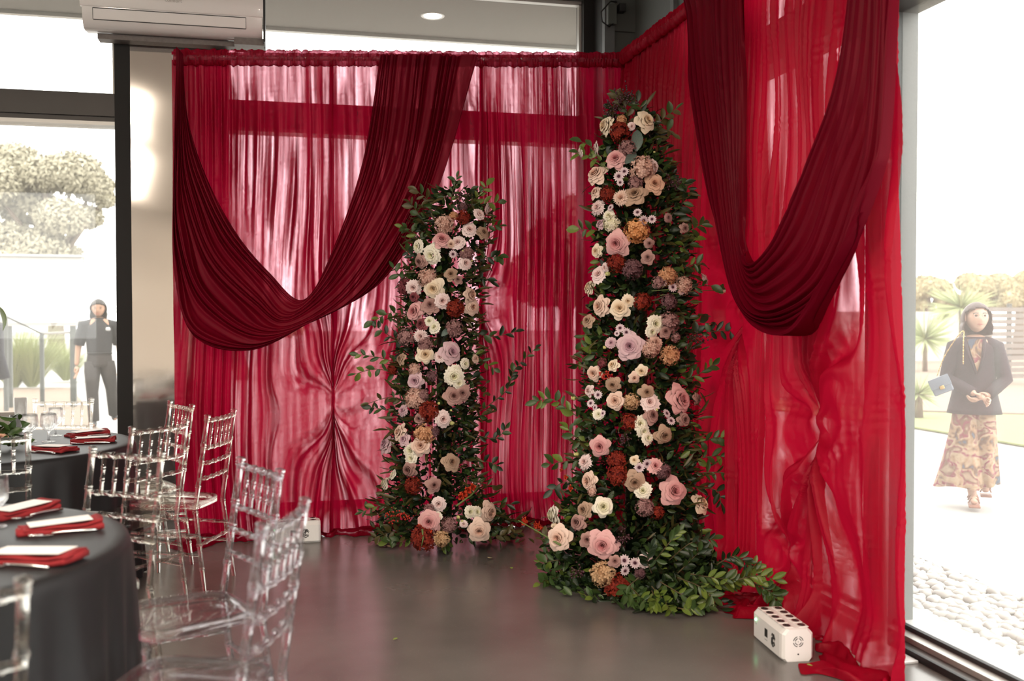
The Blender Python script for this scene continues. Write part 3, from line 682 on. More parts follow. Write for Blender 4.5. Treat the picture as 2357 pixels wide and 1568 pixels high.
def daisy_mesh(seed):
    V, F, R = [], [], []; n = 13
    for i in range(n):
        for lay in (0, 1):
            a = 2*PI*(i+lay*.5)/n; L = 1-.18*lay; d = Vector((math.cos(a), math.sin(a), 0)); e = Vector((-d.y, d.x, 0)); o = len(V); zl = .05+.08*lay
            V += [d*.15+Vector((0, 0, zl)), d*.6*L+e*.13+Vector((0, 0, zl+.05)), d*L+e*.08+Vector((0, 0, zl)), d*L-e*.08+Vector((0, 0, zl)), d*.6*L-e*.13+Vector((0, 0, zl+.05))]; R += [0, .75, 1, 1, .75]
            F.append((o, o+1, o+2, o+3, o+4))
    return ring_mesh('daisy', V, F, R, M_['leaf'])
def bud_mesh(seed):
    mb = MB().loft([(0, 0, -.9, .12, .12), (0, 0, -.6, .5, .5), (0, 0, -.1, .72, .72), (.03, 0, .4, .52, .5), (.05, 0, .8, .2, .2), (.05, .02, .95, .05, .05)], 8)
    V, F = list(mb.v), list(mb.f); R = [min(1, max(0, (v[2]+.9)/1.8)) for v in V]
    petals(V, F, R, [(3, .55, .75, -.6, 0, 2.3, .9, .3)], seed)
    return ring_mesh('bud', V, F, R, M_['leaf'])
def glad_mesh(seed):
    V, F, R = [], [], []
    petals(V, F, R, [(3, .5, .8, -.5, .1, 1.8, .4, .3), (4, .95, .5, -.5, .35, 1.3, 1, .35)], seed, .18)
    return ring_mesh('gladiolus_floret', V, F, R, M_['leaf'])
def leafmat(name, c, back=None):
    m, nt, N, L = node_mat(name); b = N['Principled BSDF']
    nz = N.new('ShaderNodeTexNoise'); nz.inputs['Scale'].default_value = 2.2; oi = N.new('ShaderNodeObjectInfo'); tc = N.new('ShaderNodeTexCoord'); ad = N.new('ShaderNodeVectorMath'); ad.operation = 'ADD'
    L.new(tc.outputs['Object'], ad.inputs[0]); L.new(oi.outputs['Location'], ad.inputs[1]); 
    sc = N.new('ShaderNodeVectorMath'); sc.operation = 'SCALE'; sc.inputs['Scale'].default_value = 9; L.new(ad.outputs[0], sc.inputs[0]); L.new(sc.outputs[0], nz.inputs['Vector'])
    mx = N.new('ShaderNodeMix'); mx.data_type = 'RGBA'; mx.inputs[6].default_value = rgb([x*.55 for x in c]); mx.inputs[7].default_value = rgb([x*1.5 for x in c])
    L.new(nz.outputs[0], mx.inputs[0]); L.new(mx.outputs[2], b.inputs['Base Color']); b.inputs['Roughness'].default_value = .38; b.inputs['Specular IOR Level'].default_value = .45
    return m
M_['leaf'] = leafmat('leaf_green', (.040, .075, .018)); M_['leafdark'] = leafmat('leaf_dark_green', (.014, .028, .010)); M_['leaflight'] = leafmat('leaf_lime_green', (.12, .17, .028))
M_['leafolive'] = leafmat('leaf_olive_brown', (.075, .060, .018)); M_['leafblue'] = leafmat('leaf_blue_grey', (.10, .14, .12)); M_['stem'] = mat('woody_stem', (.10, .07, .03), .7, 0, .2)
M_['greenstem'] = mat('green_stem', (.13, .18, .05), .6, 0, .2); M_['berry'] = mat('red_berry', (.45, .02, .008), .3, 0, .2); M_['berrydark'] = mat('dark_berry', (.05, .012, .02), .35, 0, .2)
M_['centre'] = mat('dark_purple_centre', (.05, .008, .02), .8, 0, .2)
FM = dict(pink=((.52, .17, .18), (.74, .42, .41)), blush=((.66, .38, .28), (.80, .60, .50)), cream=((.72, .50, .30), (.84, .72, .56)), white=((.70, .66, .40), (.84, .78, .66)),
    mauve=((.20, .085, .075), (.44, .26, .23)), taupe=((.26, .14, .085), (.47, .32, .23)), lilac=((.46, .24, .30), (.66, .46, .49)), pinkwhite=((.72, .45, .42), (.84, .68, .66)),
    rust=((.10, .008, .005), (.28, .030, .014)), wine=((.10, .02, .025), (.24, .06, .07)), hmauve=((.17, .075, .075), (.38, .21, .20)), hblush=((.48, .25, .19), (.68, .45, .37)), hpeach=((.45, .19, .09), (.66, .36, .20)),
    htan=((.40, .22, .11), (.58, .38, .22)), hdark=((.09, .035, .04), (.20, .10, .11)), peach=((.46, .20, .12), (.68, .42, .30)), orange=((.55, .20, .06), (.72, .36, .16)),
    daisy=((.16, .02, .06), (.76, .62, .64)), bud=((.32, .36, .08), (.70, .66, .30)), red=((.35, .02, .008), (.60, .055, .02)), lime=((.2, .28, .05), (.62, .60, .28)))
PM = {k: petal_mat('petal_'+k, *v) for k, v in FM.items()}
MESH = dict(rose=[rose_mesh(s, o) for s, o in ((1, 1), (2, 1.05), (3, .9), (4, 1.1), (5, .85))], liz=[liz_mesh(s) for s in (1, 2, 3)], carn=[carn_mesh(s) for s in (1, 2)], hyd=[hyd_mesh(s) for s in (1, 2, 3)],
    daisy=[daisy_mesh(1)], bud=[bud_mesh(1)], glad=[glad_mesh(1), glad_mesh(2)])
NAMES = dict(rose='rose', liz='ruffled_bloom', carn='carnation', hyd='hydrangea_head', daisy='daisy', bud='flower_bud', glad='gladiolus_floret')
CN = dict(pink='soft pink', blush='pale blush', cream='cream', white='white', mauve='dusky mauve', taupe='brownish mauve', lilac='lilac pink', pinkwhite='pinkish white', rust='dark rust red', wine='deep wine red',
    hmauve='dusty mauve', hblush='blush beige', hpeach='peach', htan='tan', hdark='dark plum', peach='peach brown', orange='orange peach', daisy='white and purple', bud='pale yellow-green', red='bright red', lime='lime')
dc = MB().loft([(0, 0, 0, .3, .3), (0, 0, .14, .28, .28), (0, 0, .22, .12, .12)], 8)
def leaf_mesh(wid, fold, curve, seed=0):
    V, F = [], []; n = 5
    for i in range(n+1):
        q = i/n; wv = wid*math.sin(PI*min(1, q*.93+.04))**.8*(1 if q < 1 else 0); z = -curve*q*q
        V += [(q, wv, z+fold*wv), (q, 0, z), (q, -wv, z+fold*wv)]
    for i in range(n): a = 3*i; F += [(a, a+1, a+4, a+3), (a+1, a+2, a+5, a+4)]
    me = bpy.data.meshes.new('leaf'); me.from_pydata(V, [], F); me.shade_smooth(); me.materials.append(M_['leaf']); return me
LEAF = [leaf_mesh(.24, .5, .15), leaf_mesh(.30, .35, .3), leaf_mesh(.20, .6, -.1)]
THIN = leaf_mesh(.09, .4, .25)
def leaf_mass(name, parent, pts, dirs, sizes, m, seed, src=None):
    src = src or LEAF[0]; r = np.random.RandomState(seed); n = len(pts)
    base = np.array([v.co[:] for v in src.vertices]); poly = np.array([list(p.vertices) for p in src.polygons])
    d = dirs/np.linalg.norm(dirs, axis=1)[:, None]; a = r.normal(size=(n, 3)); y = np.cross(d, a); y /= np.linalg.norm(y, axis=1)[:, None]; z = np.cross(d, y)
    V = pts[:, None, :] + sizes[:, None, None]*(base[None, :, 0:1]*d[:, None, :]+base[None, :, 1:2]*y[:, None, :]+base[None, :, 2:3]*z[:, None, :]); V = V.reshape(-1, 3)
    W = np.array(world_of(parent).inverted()); V = V @ W[:3, :3].T + W[:3, 3]
    F = (poly[None]+(np.arange(n)*len(base))[:, None, None]).reshape(-1, 4)
    me = bpy.data.meshes.new(name); me.vertices.add(len(V)); me.vertices.foreach_set('co', V.astype(np.float32).ravel()); me.loops.add(F.size); me.loops.foreach_set('vertex_index', F.astype(np.int32).ravel())
    me.polygons.add(len(F)); me.polygons.foreach_set('loop_start', np.arange(0, F.size, 4, dtype=np.int32)); me.update(calc_edges=True); me.shade_smooth(); me.materials.append(m)
    o = bpy.data.objects.new(name, me); C.objects.link(o); o.parent = parent; o['kind'] = 'stuff'; return o
class Column:
    def __init__(s, t0, prof, root, seed): s.t0 = t0; s.p = np.array(prof, float); s.root = root; s.rr = random.Random(seed); s.W = world_of(root).inverted()
    def prof(s, v): return np.interp(v, s.p[:, 0], s.p[:, 1]), np.interp(v, s.p[:, 0], s.p[:, 2])
    def spot(s, u, v, lift=0, k=1.0):
        c, h = s.prof(v); du = (u-c)/h; m = math.sqrt(max(0, 1-min(1, abs(du))**2))
        t = s.t0 - (.85*h*m*k)*s.t0/FPX - lift
        if v > 760: t = min(t, (HC-.035)*FPX/(v-730))
        n = (RT*min(1, max(-1, du))*.9 - FW*(m+.25) + Vector((0, 0, .12)))
        return at(u, v, t), n.normalized(), t
    def flower(s, u, v, dpx, kind, col):
        p, n, t = s.spot(u, v, .05); rr = s.rr; R = dpx*.53*t/FPX
        tw = .34 if kind in ('rose', 'liz', 'daisy') else .15
        n = (n+Vector((rr.uniform(-tw, tw), rr.uniform(-tw, tw), rr.uniform(-tw, tw)))).normalized()
        if p.z < R*.9: p.z = R*.9
        q = n.to_track_quat('Z', 'Y').to_matrix() @ Matrix.Rotation(rr.uniform(0, 6), 3, 'Z')
        # blend a little towards the viewer's side so the face shows as in the photo
        p = p - n*R*.15
        o = copy_part(rr.choice(MESH[kind]), NAMES[kind], s.root, s.W @ p, q.to_euler(), R*(1.06 if kind != 'bud' else .9), PM[col], CN[col]+' '+NAMES[kind].replace('_', ' '))
        if kind == 'daisy': dc_copy(o)
        return o
    def branch(s, pts, nleaf, L, m='leaf', src=None, lift=.06, name='branch', rad=.0022):
        """pts: picture points of the stem, from inside to tip"""
        rr = s.rr; k = len(pts); P = []
        for i, (u, v) in enumerate(pts):
            p, n, t = s.spot(u, v, lift*(.3+.7*i/(k-1)), .5 if i else .2)
            if p.z < .02: p.z = .02
            P.append(p)
        P = [Vector(q) for q in crom(np.array([p[:] for p in P]), 4*k)]
        b = MB().tube(P, [rad*(1.6-i/len(P)) for i in range(len(P))], 5).build(name, M_['stem'], s.root, world=True)
        for i in range(nleaf):
            q = .12+.88*(i+.5)/nleaf; f = q*(len(P)-1); j = min(int(f), len(P)-2); p = P[j].lerp(P[j+1], f-j); d = (P[j+1]-P[j]).normalized()
            side = d.cross(FW).normalized()*(1 if i % 2 else -1)
            dr = (d*rr.uniform(.3, .9)+side*rr.uniform(.5, 1)+Vector((rr.uniform(-.3, .3), rr.uniform(-.5, .2), rr.uniform(-.25, .35)))).normalized()
            if i == nleaf-1: dr = d
            xa = dr; za = (-FW+Vector((rr.uniform(-.8, .8), rr.uniform(-.3, .3), rr.uniform(-.2, .9)))); za = (za-xa*za.dot(xa)).normalized(); ya = za.cross(xa)
            R = Matrix((xa, ya, za)).transposed(); sz = L*rr.uniform(.7, 1.15)
            if p.z + dr.z*sz < .01: p = p.copy(); p.z = .012 - min(0, dr.z*sz)
            mm = M_[m] if rr.random() > .25 else M_[{'leaf': 'leaflight', 'leafdark': 'leaf', 'leaflight': 'leaf', 'leafolive': 'leaf'}[m]]
            copy_part(src or rr.choice(LEAF), 'leaf', b, s.W @ p, R.to_euler(), sz, mm)
        return b
    def mass(s, n, v0, v1, size, m, seed, name='foliage', rmin=.35, rmax=1.0, src=None, out=1.0):
        r = np.random.RandomState(seed); vs = r.uniform(v0, v1, n*3); hs = np.array([s.prof(v)[1] for v in vs]); keep = r.uniform(0, hs.max(), n*3) < hs
        vs = vs[keep][:n]; n = len(vs); pts, dirs = [], []
        for v in vs:
            c, h = s.prof(v); a = r.uniform(-.15*PI, 1.15*PI); rad = r.uniform(rmin, rmax); h *= .86; du = math.cos(a)*rad*h; off = math.sin(a)*rad*.72*h*s.t0/FPX
            t = s.t0-off
            if v > 760: t = min(t, (HC-.02)*FPX/(v-730))
            p = at(c+du, v, t); d = (RT*math.cos(a)-FW*math.sin(a))*out+Vector(r.normal(size=3)*.55)+Vector((0, 0, .15))
            if p.z < .05: d.z = abs(d.z)
            pts.append(p[:]); dirs.append(d[:])
        return leaf_mass(name, s.root, np.array(pts), np.array(dirs), size*r.uniform(.6, 1.2, n), m, seed, src)
_dcm = []
def dc_copy(o):
    if not _dcm:
        me = bpy.data.meshes.new('centre'); me.from_pydata(dc.v, [], dc.f); me.shade_smooth(); me.materials.append(M_['centre']); _dcm.append(me)
    c = bpy.data.objects.new('centre', _dcm[0]); C.objects.link(c); c.parent = o; c.location = (0, 0, .02)
def parse(txt, ox, oy, k):
    out = []
    for it in txt.split(';'):
        it = it.split()
        if len(it) == 5: out.append((ox+float(it[1])/k, oy+float(it[2])/k, float(it[3])/k, it[0], it[4]))
    return out
L1 = parse("""hyd 775 470 150 hblush;hyd 850 405 70 hpeach;hyd 930 420 115 rust;bud 960 412 42 bud;liz 1060 390 85 pinkwhite;liz 1130 350 75 pinkwhite;liz 980 515 105 pinkwhite;rose 1090 540 95 taupe;rose 757 600 145 pink;liz 880 618 105 pinkwhite;
rose 830 635 75 blush;liz 560 655 100 white;liz 670 725 130 white;liz 700 670 80 white;rose 580 775 100 mauve;daisy 845 715 62 daisy;hyd 960 710 110 hmauve;liz 950 785 100 pinkwhite;hyd 640 905 150 hblush;rose 830 875 105 taupe;rose 885 920 75 mauve;
liz 527 985 110 pinkwhite;hyd 450 975 130 wine;rose 688 990 150 cream;liz 762 1090 108 pinkwhite;rose 660 1125 112 mauve;rose 530 1060 80 wine;rose 985 1040 125 blush;rose 1000 1140 110 blush;hyd 870 1150 145 rust;rose 540 1175 155 pink;rose 590 1275 92 wine;
liz 655 1250 72 white;liz 695 1300 88 white;carn 585 1375 100 pinkwhite;hyd 460 1380 145 hmauve;hyd 860 1310 140 hmauve;hyd 620 1440 120 hmauve;rose 625 1520 145 cream;rose 835 1500 145 lilac;liz 740 1540 85 pinkwhite;carn 1030 1555 62 blush;rose 425 1555 85 taupe;bud 925 688 26 bud;bud 995 768 28 bud;hyd 930 330 70 hdark""", 800, 380, 3.485)
L1 += parse("""hyd 330 160 95 rust;hyd 490 160 90 hblush;rose 500 245 125 lilac;liz 785 215 125 white;liz 800 170 75 white;liz 820 260 80 white;hyd 620 210 80 hdark;hyd 490 375 150 hblush;hyd 555 350 80 hmauve;rose 780 360 110 mauve;rose 848 335 98 mauve;
hyd 595 470 150 rust;rose 530 525 85 mauve;carn 405 465 78 lilac;liz 705 530 108 pinkwhite;bud 770 558 50 lime;bud 672 412 32 bud;bud 762 463 26 bud;hyd 560 640 150 hpeach;rose 540 725 145 blush;rose 380 625 105 blush;rose 415 675 82 lilac;rose 280 715 115 lilac;
liz 460 760 95 white;liz 465 815 82 white;rose 450 900 112 mauve;rose 765 845 108 taupe;liz 330 935 65 white;rose 275 1000 95 white;rose 635 1015 98 mauve;hyd 475 1020 125 rust;liz 670 1155 92 pinkwhite;hyd 600 1190 75 hmauve;rose 600 1285 150 pink;liz 660 1245 62 white;
glad 575 1310 70 red;glad 600 1335 60 red;glad 545 1318 50 red;hyd 555 1405 185 rust;hyd 690 1410 120 htan;hyd 745 1310 110 hmauve;bud 815 1250 42 bud;bud 845 1280 34 bud;liz 855 1302 52 pinkwhite;liz 905 1210 80 white;liz 955 1212 78 white;rose 1045 1215 135 blush;
rose 970 1350 135 blush;glad 855 1085 60 red;glad 885 1055 60 red;glad 920 1030 50 red;glad 835 1100 45 red;hyd 640 620 70 hdark;liz 870 120 70 white""", 800, 800, 3.2)
L2 = parse("""rose 545 280 130 cream;hyd 640 315 140 rust;rose 840 245 130 cream;liz 735 285 52 pinkwhite;hyd 660 235 70 hpeach;hyd 700 440 120 hmauve;rose 620 520 135 pink;liz 358 475 68 pinkwhite;liz 475 445 88 pinkwhite;rose 475 630 135 blush;hyd 820 585 180 hblush;
liz 875 568 100 pinkwhite;daisy 640 645 72 daisy;daisy 680 610 60 daisy;daisy 650 690 50 daisy;rose 900 700 115 peach;rose 757 775 135 taupe;carn 655 800 98 blush;hyd 760 690 100 hmauve;hyd 550 770 110 rust;carn 485 870 98 pinkwhite;rose 470 760 80 blush;hyd 585 985 118 white;
liz 565 930 80 white;rose 510 990 85 lilac;daisy 775 905 60 daisy;daisy 820 965 70 daisy;daisy 880 955 58 daisy;daisy 580 870 50 daisy;hyd 770 1040 170 orange;rose 625 1130 155 pink;rose 478 1185 85 cream;hyd 620 1270 130 rust;rose 860 1130 68 mauve;rose 850 1230 80 mauve;
hyd 740 1310 140 hdark;liz 490 1350 112 pinkwhite;rose 430 1450 115 cream;liz 540 1305 62 pinkwhite;bud 560 1350 52 lime;bud 897 470 22 bud;hyd 1000 1360 130 hpeach;daisy 965 1410 60 daisy;daisy 1030 1445 66 daisy;daisy 1095 1475 52 daisy;hyd 1115 1430 130 hblush;
hyd 930 1410 90 hmauve;rose 1115 1020 75 mauve;liz 1265 1385 85 pinkwhite;bud 1390 1475 65 cream;liz 1000 945 60 hmauve""", 1220, 200, 3.135)
L2 += parse("""rose 665 105 175 blush;rose 850 125 185 cream;liz 930 55 105 cream;hyd 1070 60 160 rust;hyd 1330 60 150 hdark;rose 545 240 105 taupe;liz 1195 270 145 white;liz 1160 348 110 white;hyd 1330 255 200 hmauve;rose 1285 345 122 mauve;daisy 855 310 80 daisy;daisy 915 350 80 daisy;
daisy 825 362 52 daisy;rose 945 485 205 lilac;liz 770 450 92 lilac;hyd 1150 505 165 hblush;liz 1200 445 120 hblush;hyd 1340 570 180 hpeach;bud 708 495 50 bud;rose 785 665 115 cream;rose 605 740 145 blush;rose 1060 720 118 cream;rose 990 785 95 blush;rose 785 850 130 taupe;
rose 560 905 112 pinkwhite;bud 410 978 62 bud;daisy 645 945 80 daisy;daisy 575 1025 75 daisy;daisy 615 1065 60 daisy;daisy 690 1120 60 daisy;rose 810 1000 175 blush;hyd 960 1010 150 htan;rose 1110 920 130 taupe;liz 1140 1012 155 pinkwhite;bud 1200 1085 52 lime;
rose 1160 1140 140 mauve;rose 1430 990 225 pink;daisy 1300 1120 82 daisy;daisy 1340 1190 82 daisy;rose 1465 1180 132 mauve;hyd 950 1200 150 rust;liz 1050 1220 135 white;liz 1080 1290 112 white;liz 1120 1355 112 white;rose 1275 1330 152 taupe;rose 665 1435 195 pink;
bud 440 1510 62 bud;rose 1590 980 100 mauve;hyd 1390 400 90 hmauve;hyd 680 640 90 wine;liz 650 1130 90 white""", 1220, 680, 4.126)
L2 += parse("""carn 590 85 108 pinkwhite;hyd 855 70 150 rust;hyd 865 190 170 rust;rose 1000 70 72 cream;daisy 1040 130 82 daisy;daisy 1105 100 76 daisy;liz 1175 115 112 pink;rose 625 240 155 blush;rose 1005 250 142 taupe;liz 1070 320 120 white;hyd 1240 160 130 hdark;
rose 1325 325 195 pink;rose 1555 430 145 cream;rose 745 455 165 white;rose 585 480 122 taupe;rose 530 580 132 mauve;rose 330 520 145 white;bud 340 608 70 cream;rose 375 712 165 blush;rose 615 725 122 mauve;rose 740 768 195 pink;hyd 1090 460 145 hmauve;hyd 1200 500 105 rust;
daisy 918 895 90 daisy;daisy 1005 915 86 daisy;daisy 925 980 76 daisy;liz 1095 900 112 pinkwhite;hyd 740 1005 200 htan;hyd 870 1115 215 rust;rose 840 900 92 mauve;glad 100 575 70 red;glad 225 625 75 red;glad 195 605 60 red;glad 440 210 50 red;glad 480 300 50 red;glad 400 150 40 red;hyd 1050 1000 90 hdark;hyd 650 330 70 hblush""", 1180, 1040, 3.571)
cA = LT(-.43, 6.30)
colA = thing('flower_column', cA, 'shorter column of roses, hydrangeas and greenery standing against the back drape', 'flowers')
CA = Column(6.30, [(405, 1048, 18), (440, 1050, 45), (500, 1040, 88), (600, 1028, 92), (700, 1012, 92), (800, 1005, 98), (900, 1005, 105), (1000, 1000, 105), (1100, 1000, 110), (1160, 1005, 125), (1200, 1030, 175), (1255, 1030, 190)], colA, 5)
cB = LT(.68, 5.45)
colB = thing('flower_column', cB, 'taller column of roses, hydrangeas and greenery in front of the drape corner', 'flowers')
CB = Column(5.45, [(215, 1440, 28), (260, 1452, 55), (330, 1460, 78), (420, 1465, 105), (500, 1480, 115), (600, 1482, 118), (700, 1480, 125), (800, 1470, 140), (900, 1470, 140), (1000, 1470, 145), (1100, 1465, 155), (1200, 1450, 180), (1280, 1440, 215), (1350, 1450, 215), (1400, 1500, 120)], colB, 6)
for col, lst, hgt, r in ((CA, L1, 2.25, .05), (CB, L2, 2.55, .06)):
    MB().tube([(col.root.location.x, col.root.location.y, .0), (col.root.location.x, col.root.location.y, hgt*.93)], r, 10).build('inner_post', M_['leafdark'], col.root, world=True)
    for it in lst: col.flower(*it)
# foliage that fills the columns
CA.mass(2300, 430, 1245, .060, M_['leafdark'], 1); CA.mass(1300, 430, 1250, .052, M_['leaf'], 2, rmin=.7, rmax=1.05); CA.mass(220, 440, 1250, .055, M_['leafolive'], 3, rmin=.8, rmax=1.3)
CA.mass(500, 430, 1200, .10, M_['leafolive'], 12, name='wispy_foliage', rmin=.8, rmax=1.2, src=THIN)
CB.mass(3600, 250, 1360, .062, M_['leafdark'], 4); CB.mass(2000, 260, 1380, .052, M_['leaf'], 5, rmin=.7, rmax=1.05); CB.mass(260, 260, 1380, .055, M_['leaflight'], 6, rmin=.8, rmax=1.1)
CB.mass(500, 230, 1250, .09, M_['leafolive'], 13, name='wispy_foliage', rmin=.8, rmax=1.2, src=THIN)
BR_A = [([(1035, 500), (1040, 450), (1052, 408)], 14, 'leaf'), ([(1075, 500), (1100, 455), (1122, 425)], 9, 'leaflight'), ([(1010, 500), (985, 460), (958, 440)], 9, 'leafolive'), ([(980, 520), (955, 480), (945, 470)], 6, 'leafolive'), ([(1090, 540), (1130, 520), (1152, 520)], 7, 'leaf'),
 ([(1070, 480), (1110, 470), (1150, 465)], 7, 'leaf'), ([(980, 560), (945, 530), (925, 522)], 7, 'leaf'), ([(985, 620), (950, 590), (932, 575)], 8, 'leafdark'), ([(1090, 600), (1130, 592), (1150, 590)], 8, 'leafdark'), ([(1080, 650), (1110, 640), (1130, 650)], 5, 'leafdark'),
 ([(960, 640), (925, 640), (905, 615)], 6, 'leaf'), ([(960, 740), (905, 720), (855, 742)], 11, 'leaf'), ([(955, 790), (900, 775), (862, 748)], 8, 'leafdark'), ([(950, 850), (880, 825), (822, 816)], 11, 'leaf'), ([(940, 870), (870, 850), (815, 862)], 9, 'leaf'), ([(1080, 760), (1130, 775), (1190, 763)], 9, 'leafdark'),
 ([(1080, 800), (1110, 830), (1140, 850)], 8, 'leaf'), ([(1100, 950), (1165, 900), (1185, 850), (1235, 800)], 20, 'leafdark'), ([(950, 960), (895, 945), (852, 938)], 9, 'leafdark'), ([(950, 930), (900, 915), (845, 930)], 7, 'leafolive'), ([(1090, 1000), (1140, 1010), (1165, 985)], 9, 'leafdark'),
 ([(1090, 1060), (1130, 1065), (1145, 1075)], 7, 'leafdark'), ([(1090, 960), (1130, 950), (1100, 935)], 6, 'leafolive'), ([(950, 1190), (880, 1165), (832, 1180)], 14, 'leaf'), ([(950, 1220), (900, 1225), (858, 1240)], 10, 'leafolive'), ([(960, 1235), (920, 1245), (890, 1250)], 10, 'leaf'),
 ([(1080, 1180), (1140, 1165), (1180, 1160)], 6, 'leafdark'), ([(1090, 1230), (1140, 1235), (1185, 1225)], 10, 'leafolive'), ([(1040, 1240), (1030, 1255), (1020, 1265)], 7, 'leaf'), ([(1060, 1090), (1100, 1110), (1145, 1120)], 8, 'leafolive')]
for pts, n, m in BR_A: CA.branch(pts, n, .062 if n < 13 else .056, m)
BR_B = [([(1450, 300), (1440, 250), (1415, 218)], 10, 'leafolive'), ([(1470, 290), (1475, 250), (1460, 225)], 9, 'leafdark'), ([(1500, 310), (1525, 275), (1558, 250)], 8, 'leafolive'), ([(1500, 330), (1530, 300), (1550, 310)], 6, 'leafolive'), ([(1420, 390), (1370, 365), (1328, 350)], 9, 'leaf'), ([(1410, 380), (1365, 340), (1335, 325)], 5, 'leaf'),
 ([(1530, 440), (1565, 420), (1590, 440)], 9, 'leafdark'), ([(1540, 500), (1570, 470), (1582, 450)], 9, 'leafdark'), ([(1540, 560), (1590, 530), (1620, 515)], 10, 'leaf'), ([(1550, 580), (1590, 560), (1600, 545)], 7, 'leaf'), ([(1540, 640), (1590, 610), (1615, 610)], 8, 'leaf'), ([(1410, 540), (1370, 530), (1330, 528)], 8, 'leaf'),
 ([(1560, 690), (1600, 660), (1662, 660)], 6, 'leaf'), ([(1560, 780), (1620, 765), (1670, 762), (1720, 764)], 12, 'leafdark'), ([(1560, 720), (1600, 740), (1640, 745)], 6, 'leafdark'), ([(1560, 880), (1610, 860), (1642, 838)], 9, 'leaf'), ([(1420, 850), (1365, 815), (1325, 840)], 9, 'leaf'), ([(1400, 780), (1350, 770), (1335, 790)], 7, 'leaf'),
 ([(1400, 990), (1330, 960), (1275, 920), (1235, 925)], 18, 'leaf'), ([(1390, 1030), (1330, 1010), (1305, 985)], 9, 'leaf'), ([(1390, 1060), (1320, 1060), (1262, 1070)], 10, 'leaf'), ([(1580, 1030), (1640, 1010), (1690, 1005)], 12, 'leaf'), ([(1590, 1060), (1660, 1050), (1715, 1080)], 13, 'leaf'), ([(1600, 1090), (1670, 1090), (1722, 1130)], 13, 'leaf'),
 ([(1600, 1120), (1650, 1130), (1660, 1160)], 8, 'leafdark'), ([(1360, 1120), (1300, 1110), (1270, 1130)], 9, 'leafdark'), ([(1340, 1290), (1280, 1290), (1245, 1300)], 9, 'leaf'), ([(1340, 1320), (1280, 1330), (1240, 1345)], 10, 'leaf'), ([(1330, 1260), (1270, 1240), (1245, 1228)], 7, 'leafolive')]
for pts, n, m in BR_B: CB.branch(pts, n, .066, m)
# drooping eucalyptus leaf, dark berry sprays, snapdragon tips, red berries
for c, u, v, sz, ang in ((CB, 1467, 330, .14, 1.5), (CB, 1455, 372, .11, .9), (CA, 1027, 775, .08, 1)):
    p, n, t = c.spot(u, v-12, .05); d = Vector((.1, 0, 1)) if ang > 1 else Vector((.6, 0, .6)); d.normalize(); z = (-FW-d*(-FW).dot(d)).normalized()
    copy_part(LEAF[1], 'broad_leaf', c.root, c.W @ (p-d*sz*.5), Matrix((d, z.cross(d), z)).transposed().to_euler(), (sz*.9, sz*.75, sz), M_['leafblue'], 'broad blue-grey leaf')
def berries(c, u, v, spread, n, m, seed, label):
    rr = random.Random(seed); mb = MB(); tw = MB(); p0, nn, t = c.spot(u, v, .07); k = t/FPX
    for i in range(n):
        q = p0 + RT*rr.gauss(0, spread*.5)*k + Vector((0, 0, rr.gauss(0, spread*.4)*k)) - FW*rr.uniform(-.02, .03); q.z = max(q.z, .012); r = rr.uniform(.004, .007)
        mb.loft([(q.x, q.y, q.z-r, r*.3, r*.3), (q.x, q.y, q.z-r*.5, r*.85, r*.85), (q.x, q.y, q.z+r*.4, r*.9, r*.9), (q.x, q.y, q.z+r, r*.3, r*.3)], 6)
        if i % 2: tw.tube([p0-nn*.05, (p0+q)/2+Vector((0, 0, .01)), q], .0009, 4, cap=False)
    o = mb.build('berry_spray', m, c.root, world=True); o['kind'] = 'stuff'; o['label'] = label
    o2 = tw.build('twigs', M_['stem'], c.root, world=True); o2['kind'] = 'stuff'
berries(CA, 900, 1188, 22, 26, M_['berry'], 1, 'red berries'); berries(CA, 932, 1185, 16, 20, M_['berry'], 2, 'red berries'); berries(CA, 1060, 455, 22, 40, M_['berrydark'], 3, 'dark berries')
berries(CB, 1440, 222, 26, 60, M_['berrydark'], 4, 'dark berries'); berries(CB, 1412, 250, 24, 50, M_['berrydark'], 5, 'dark berries'); berries(CB, 1550, 420, 22, 40, M_['berrydark'], 6, 'dark berries'); berries(CB, 1395, 865, 18, 22, M_['berry'], 7, 'red berries')
berries(CB, 1330, 1322, 20, 26, M_['berrydark'], 8, 'purple buds'); berries(CB, 1435, 1240, 22, 30, M_['berrydark'], 9, 'dark berries'); berries(CB, 1440, 1010, 22, 30, M_['berrydark'], 10, 'purple buds'); berries(CB, 1600, 780, 22, 40, M_['berrydark'], 11, 'dark berries')
for c, pts in ((CA, [(1050, 1165), (1085, 1140), (1120, 1100)]), (CB, [(1290, 1255), (1240, 1225), (1193, 1198)]), (CA, [(972, 1218), (974, 1240), (970, 1258)])):
    P = [c.spot(u, v, .10)[0] for u, v in pts]
    for p in P: p.z = max(p.z, .02)
    MB().tube(P, [.006, .005, .002], 6).build('gladiolus_stem', M_['greenstem'], c.root, world=True)
for pts in ([(1500, 670), (1560, 665), (1612, 650)], [(1520, 680), (1600, 670), (1655, 668)], [(1400, 390), (1370, 372), (1335, 352)], [(1360, 905), (1335, 915), (1322, 918)]):
    P = [CB.spot(u, v, .05)[0] for u, v in pts]; MB().tube(P, .0022, 5).build('flower_stem', M_['greenstem'], CB.root, world=True)
